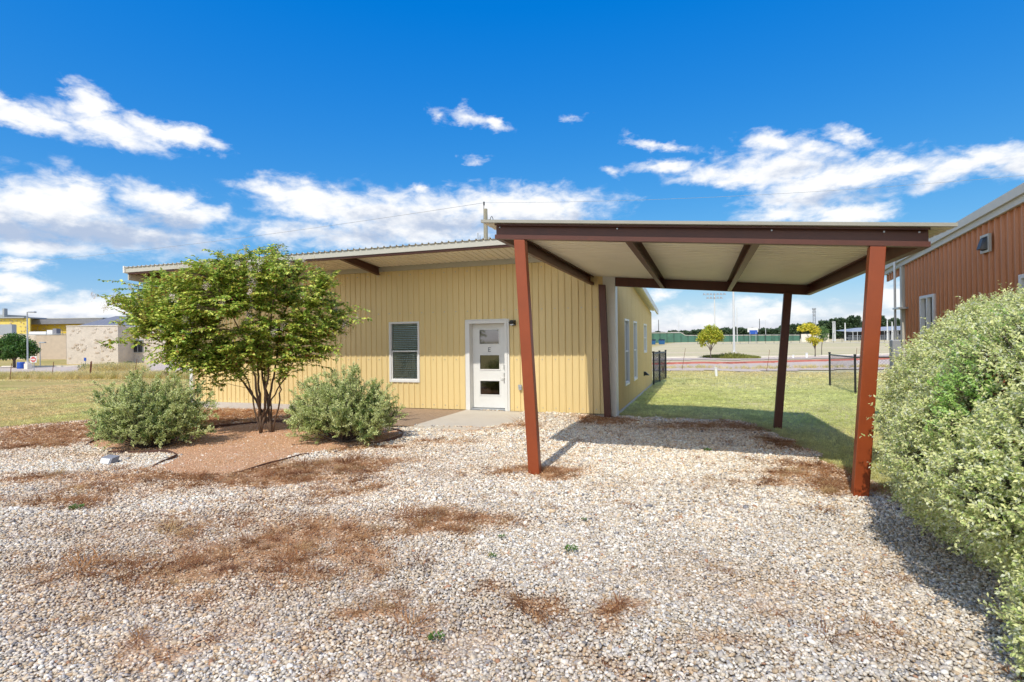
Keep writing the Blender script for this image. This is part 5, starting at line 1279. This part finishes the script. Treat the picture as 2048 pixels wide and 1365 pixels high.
for px_ in np.arange(1698, 1850, 3.5):
    c_ = site(L2(px_, 182.8), 182.8); MB().tube([tuple(c_), (c_.x, c_.y, c_.z + 1.7)], .035, 4).build('railing_post', M['galv'], bl)
MB().tube([(a.x,a.y,a.z+1.7),(b_.x,b_.y,b_.z+1.7)], .05, 4).build('handrail', M['galv'], bl)
# far houses
for i, (px_, w, dep) in enumerate(((1309, 9, 420), (1331, 12, 400), (1349, 13, 385), (1362, 10, 410), (1371, 13, 380), (1385, 10, 400), (1297, 11, 400))):
    q = site(L2(px_, dep), dep); z0 = q.z
    pos = ['leftmost, by the cream house corner', 'with a wide hip roof right of the leftmost', 'near the middle of the row', 'half hidden between two neighbours', 'with the palest roof, beside the young tree', 'partly behind the young tree', 'mostly hidden by the cream house'][i]
    e = empty('far_house', q, 'distant tan suburban house ' + pos, 'house', 'distant suburban houses')
    hw = w * .5; top = z0 + 4.5 + (i % 3) * .6
    MB().box(q.x-hw, q.x+hw, q.y-4, q.y+4, z0, z0+2.8).build('wall', M['tanwall'], e)
    MB().add([(q.x-hw-.6,q.y-4.5,z0+2.7),(q.x+hw+.6,q.y-4.5,z0+2.7),(q.x+hw+.6,q.y+4.5,z0+2.7),(q.x-hw-.6,q.y+4.5,z0+2.7),(q.x-hw*.35,q.y,top),(q.x+hw*.35,q.y,top)], [(0,1,5,4),(1,2,5),(2,3,4,5),(3,0,4)]).build('roof', M['tileroof'], e)
    for k in (-.5, .3): MB().box(q.x+hw*k, q.x+hw*k+1.2, q.y-4.04, q.y-4.0, z0+.9, z0+2.1).build('window', M['dark'], e)
# tree belts: far-off woods
def wood(name, segs, n, size):
    C = []; col = []
    for (pa, pb, dep, h0, h1, k) in segs:
        m_ = int(n * k); px_ = rng.uniform(pa, pb, m_); t = (px_ - pa) / (pb - pa)
        top = (h0 + (h1 - h0) * t) * (.62 + .55 * fbm(px_ * .35, px_ * 0 + dep, .35))
        dd_ = dep + rng.uniform(0, 14, m_); lat = (px_ - 1024) * dd_ / 1101.7
        x = CY * lat - SY * dd_; y = SY * lat + CY * dd_; zz_ = G(x, y) + top * rng.random(m_) ** .6
        C.append(np.stack([x, y, zz_], 1)); f = fbm(px_ * .5, zz_ * .5, .5)[:, None]
        col.append((np.array([.035,.075,.03]) * (1 - f) + np.array([.085,.13,.05]) * f) * rng.uniform(.6, 1.3, (m_, 1)))
    C = np.concatenate(C); col = np.concatenate(col); k = len(C)
    tag(leaves(name, C, unit(k), np.array([0, -.5, .8]) + rng.normal(0, .6, (k, 3)), rng.uniform(.7, 1.4, k) * size, rng.uniform(.7, 1.3, k) * size * .7, col, None), kind='stuff')
wood('far_woods', [(1285, 1400, 425, 6.5, 7.5, .8), (1280, 1345, 300, 2.6, 2.2, .2), (1385, 1560, 330, 6.8, 7.2, 1.3), (1340, 1400, 330, 4.2, 5, .4), (1560, 1640, 300, 7, 9, .8), (1640, 1720, 270, 10, 11.5, .9), (1700, 1760, 285, 9, 8, .7), (1760, 1830, 270, 12.5, 7, .7), (1830, 2000, 290, 8, 8, .6), (900, 1290, 420, 8, 8, .4), (-300, 0, 200, 9, 8, .5)], 15000, 1.0)

# ------------------------------------------------------------------ far left: school buildings
def block(name, pa, pb, dep, ztop, thick, m, parent, zb=None, dep2=None):
    a, b_ = site(L2(pa, dep), dep), site(L2(pb, dep2 or dep), dep2 or dep)
    return flat_prism(name, a, b_, min(a.z, b_.z) - .3 if zb is None else zb, ztop, thick, m, parent)
sc = empty('school_building', site(-44, 60), 'pale limestone school building with a grey pitched roof behind the crape myrtle', 'building')
block('stone_wall', 133, 236, 58, 3.88, 10, M['stonewall'], sc)
block('stone_wall', 237, 520, 60.5, 3.80, 8, M['stonewall'], sc)
block('coping', 132.5, 236.5, 57.94, 3.96, .25, M['track'], sc, 3.885)
a, b_ = site(L2(244, 60.42), 60.42), site(L2(286, 60.42), 60.42)
w_ = flat_prism('window', a, b_, 1.0, 2.42, .05, M['galv'], sc)
for k in range(4):
    a1 = a + (b_ - a) * (k / 4 + .02); b1 = a + (b_ - a) * ((k + 1) / 4 - .02); s2 = Vector((SY, -CY, 0)) * .03
    flat_prism('pane', a1 + s2, b1 + s2, 1.08, 2.34, .01, M['dark'], w_)
# individual courses of stone: proud darker blocks here and there
for _ in range(90):
    px_ = rng.uniform(136, 330); dep = 57.96 if px_ < 234 else 60.46
    if 240 < px_ < 290: continue
    z = .1 + .18 * int(rng.uniform(0, 20)); wpx = rng.uniform(3, 8)
    if px_ < 236 and px_ + wpx > 235: continue
    a, b_ = site(L2(px_, dep), dep), site(L2(px_ + wpx, dep), dep); flat_prism('stone_block', a, b_, z, z + .15, .05, M['tanwall'] if rng.random() < .6 else M['stonewall'], sc)
ra, rb, rc, rd = site(L2(150, 59), 59, 3.92), site(L2(236, 59), 59, 4.0), site(L2(345, 66), 66, 4.2), site(L2(232, 72), 72, 5.7)
MB().add([tuple(ra), tuple(rb), tuple(rc), tuple(rd)], [(0, 1, 2, 3)]).add([tuple(site(L2(232, 72), 72, 5.7)), tuple(site(L2(330, 68), 68, 5.5)), tuple(site(L2(520, 66), 66, 4.0)), tuple(site(L2(300, 61.5), 61.5, 3.9))], [(0, 3, 2, 1)]).build('pitched_roof', M['greyroof'], sc)
tn = empty('tan_wing', site(-74, 84), 'flat-roofed tan masonry wing behind the oak with rooftop units', 'building')
block('wall', -60, 72, 78, 3.50, 8, M['stonewall'], tn); block('wall', 72.2, 132.5, 77, 3.45, 8, M['tanwall'], tn)
block('coping', -60, 132.6, 76.9, 3.6, .5, M['galv'], tn, 3.51)
block('rooftop_unit', -14, 24, 84, 5.3, .8, M['galv'], tn, 3.4); block('rooftop_unit', 58, 92, 84, 4.15, .8, M['white'], tn, 3.4)
block('rooftop_unit', 94, 105, 82, 4.3, .8, M['white'], tn, 3.4); block('rooftop_unit', 105.5, 113, 82, 4.5, .8, M['greyroof'], tn, 3.4)
yb = empty('yellow_building', site(-92, 110), 'unfinished building wrapped in yellow sheathing with a grey roof band', 'building')
def sheathing(pa, pb, dep, z0, z1, m, cols, rows):
    for i in range(cols):
        for j in range(rows):
            a = pa + (pb - pa) * i / cols; b_ = pa + (pb - pa) * (i + 1) / cols - .12; za = z0 + (z1 - z0) * j / rows; zb_ = z0 + (z1 - z0) * (j + 1) / rows - .03
            o_ = block('sheathing_panel', a, b_, dep, zb_, .3, m, yb, za)
sheathing(-60, 60, 108, 3.0, 7.5, M['sheath'], 10, 3)
sheathing(60.5, 170, 112, 3.4, 6.5, M['sheath2'], 9, 2)
mb = MB()
for _ in range(150):
    px_ = rng.uniform(-20, 165); z = rng.uniform(4, 7.3) if px_ < 60 else rng.uniform(4, 6.3); q = site(L2(px_, 107.9 if px_ < 60 else 111.9), 107.9 if px_ < 60 else 111.9, z)
    mb.obox(q, (1,0,0), (0,1,0), (0,0,1), .12, .03, .08)
mb.build('fixing_marks', M['tanwall'], yb)['kind'] = 'stuff'
block('roof_band', 48, 205, 111, 7.4, 6, M['greyroof'], yb, 6.42); block('roof_cap', -60, 48, 107.5, 7.75, 12, M['galv'], yb, 7.52)
block('roof_cap', 48, 206, 112.8, 7.7, 12, M['beige'], yb, 7.56); block('parapet', -60, 9, 120, 9.0, 6, M['galv'], yb, 7.8)
block('roof_stack', 5.5, 9, 118, 10.2, .8, M['galv'], yb, 7.8)
# school lawn
# barrel, box, signs
q = site(L2(41.5, 48), 48); br = empty('barrel', q, 'bright blue plastic barrel under the oak', 'barrel')
MB().tube([tuple(q + Vector((0,0,z_))) for z_ in (0,.05,.25,.3,.35,.55,.6)], [.24,.27,.28,.265,.28,.27,.24], 16).build('body', M['blue'], br, smooth=False)
tag(MB().box(*(lambda q: (q.x-.22, q.x+.22, q.y-.2, q.y+.2, q.z, q.z+.5))(site(L2(56, 47), 47))).build('concrete_bin', M['track'], bevel=.02), 'square pale concrete bin beside the blue barrel', 'bin')
def sign(px_, dep, h, sz, label):
    q = site(L2(px_, dep), dep); e = empty('road_sign', q, label, 'sign')
    MB().tube([tuple(q), tuple(q + Vector((0,0,h)))], .03, 6).build('post', M['galv'], e); return q, e
q, e = sign(67.5, 40.5, 1.15, .5, 'square white do not enter sign with a red disc')
c_ = q + Vector((SY * .04, -CY * .04, 1.0)); 
MB().obox(c_, (CY,SY,0), (-SY,CY,0), (0,0,1), .23, .012, .23).build('plate', M['white'], e)
c2_ = c_ + Vector((SY, -CY, 0)) * .02
MB().tube([tuple(c2_), tuple(c2_ + Vector((SY, -CY, 0)) * .004)], .195, 24).build('disc', M['red'], e)
MB().obox(c2_ + Vector((SY, -CY, 0)) * .008, (CY,SY,0), (-SY,CY,0), (0,0,1), .15, .003, .035).build('bar', M['white'], e)
for body, dz in (('DO NOT', .075), ('ENTER', -.13)):
    cu = D.curves.new('sign_text', 'FONT'); cu.body = body; cu.size = .085; cu.align_x = 'CENTER'; cu.extrude = .002; cu.materials.append(M['white'])
    t_ = D.objects.new('sign_text', cu); S.collection.objects.link(t_)
    t_.matrix_world = Matrix.Translation(c2_ + Vector((SY, -CY, 0)) * .01 + Vector((0, 0, dz))) @ Matrix.Rotation(YAW, 4, 'Z') @ Matrix.Rotation(R(90), 4, 'X')
    attach(t_, e)
q, e = sign(170.5, 54, .75, .3, 'small blue accessible parking sign in front of the stone wall')
c_ = q + Vector((SY * .04, -CY * .04, .62)); MB().obox(c_, (CY,SY,0), (-SY,CY,0), (0,0,1), .11, .012, .16).build('plate', M['blue'], e)
print('objects', len(D.objects))
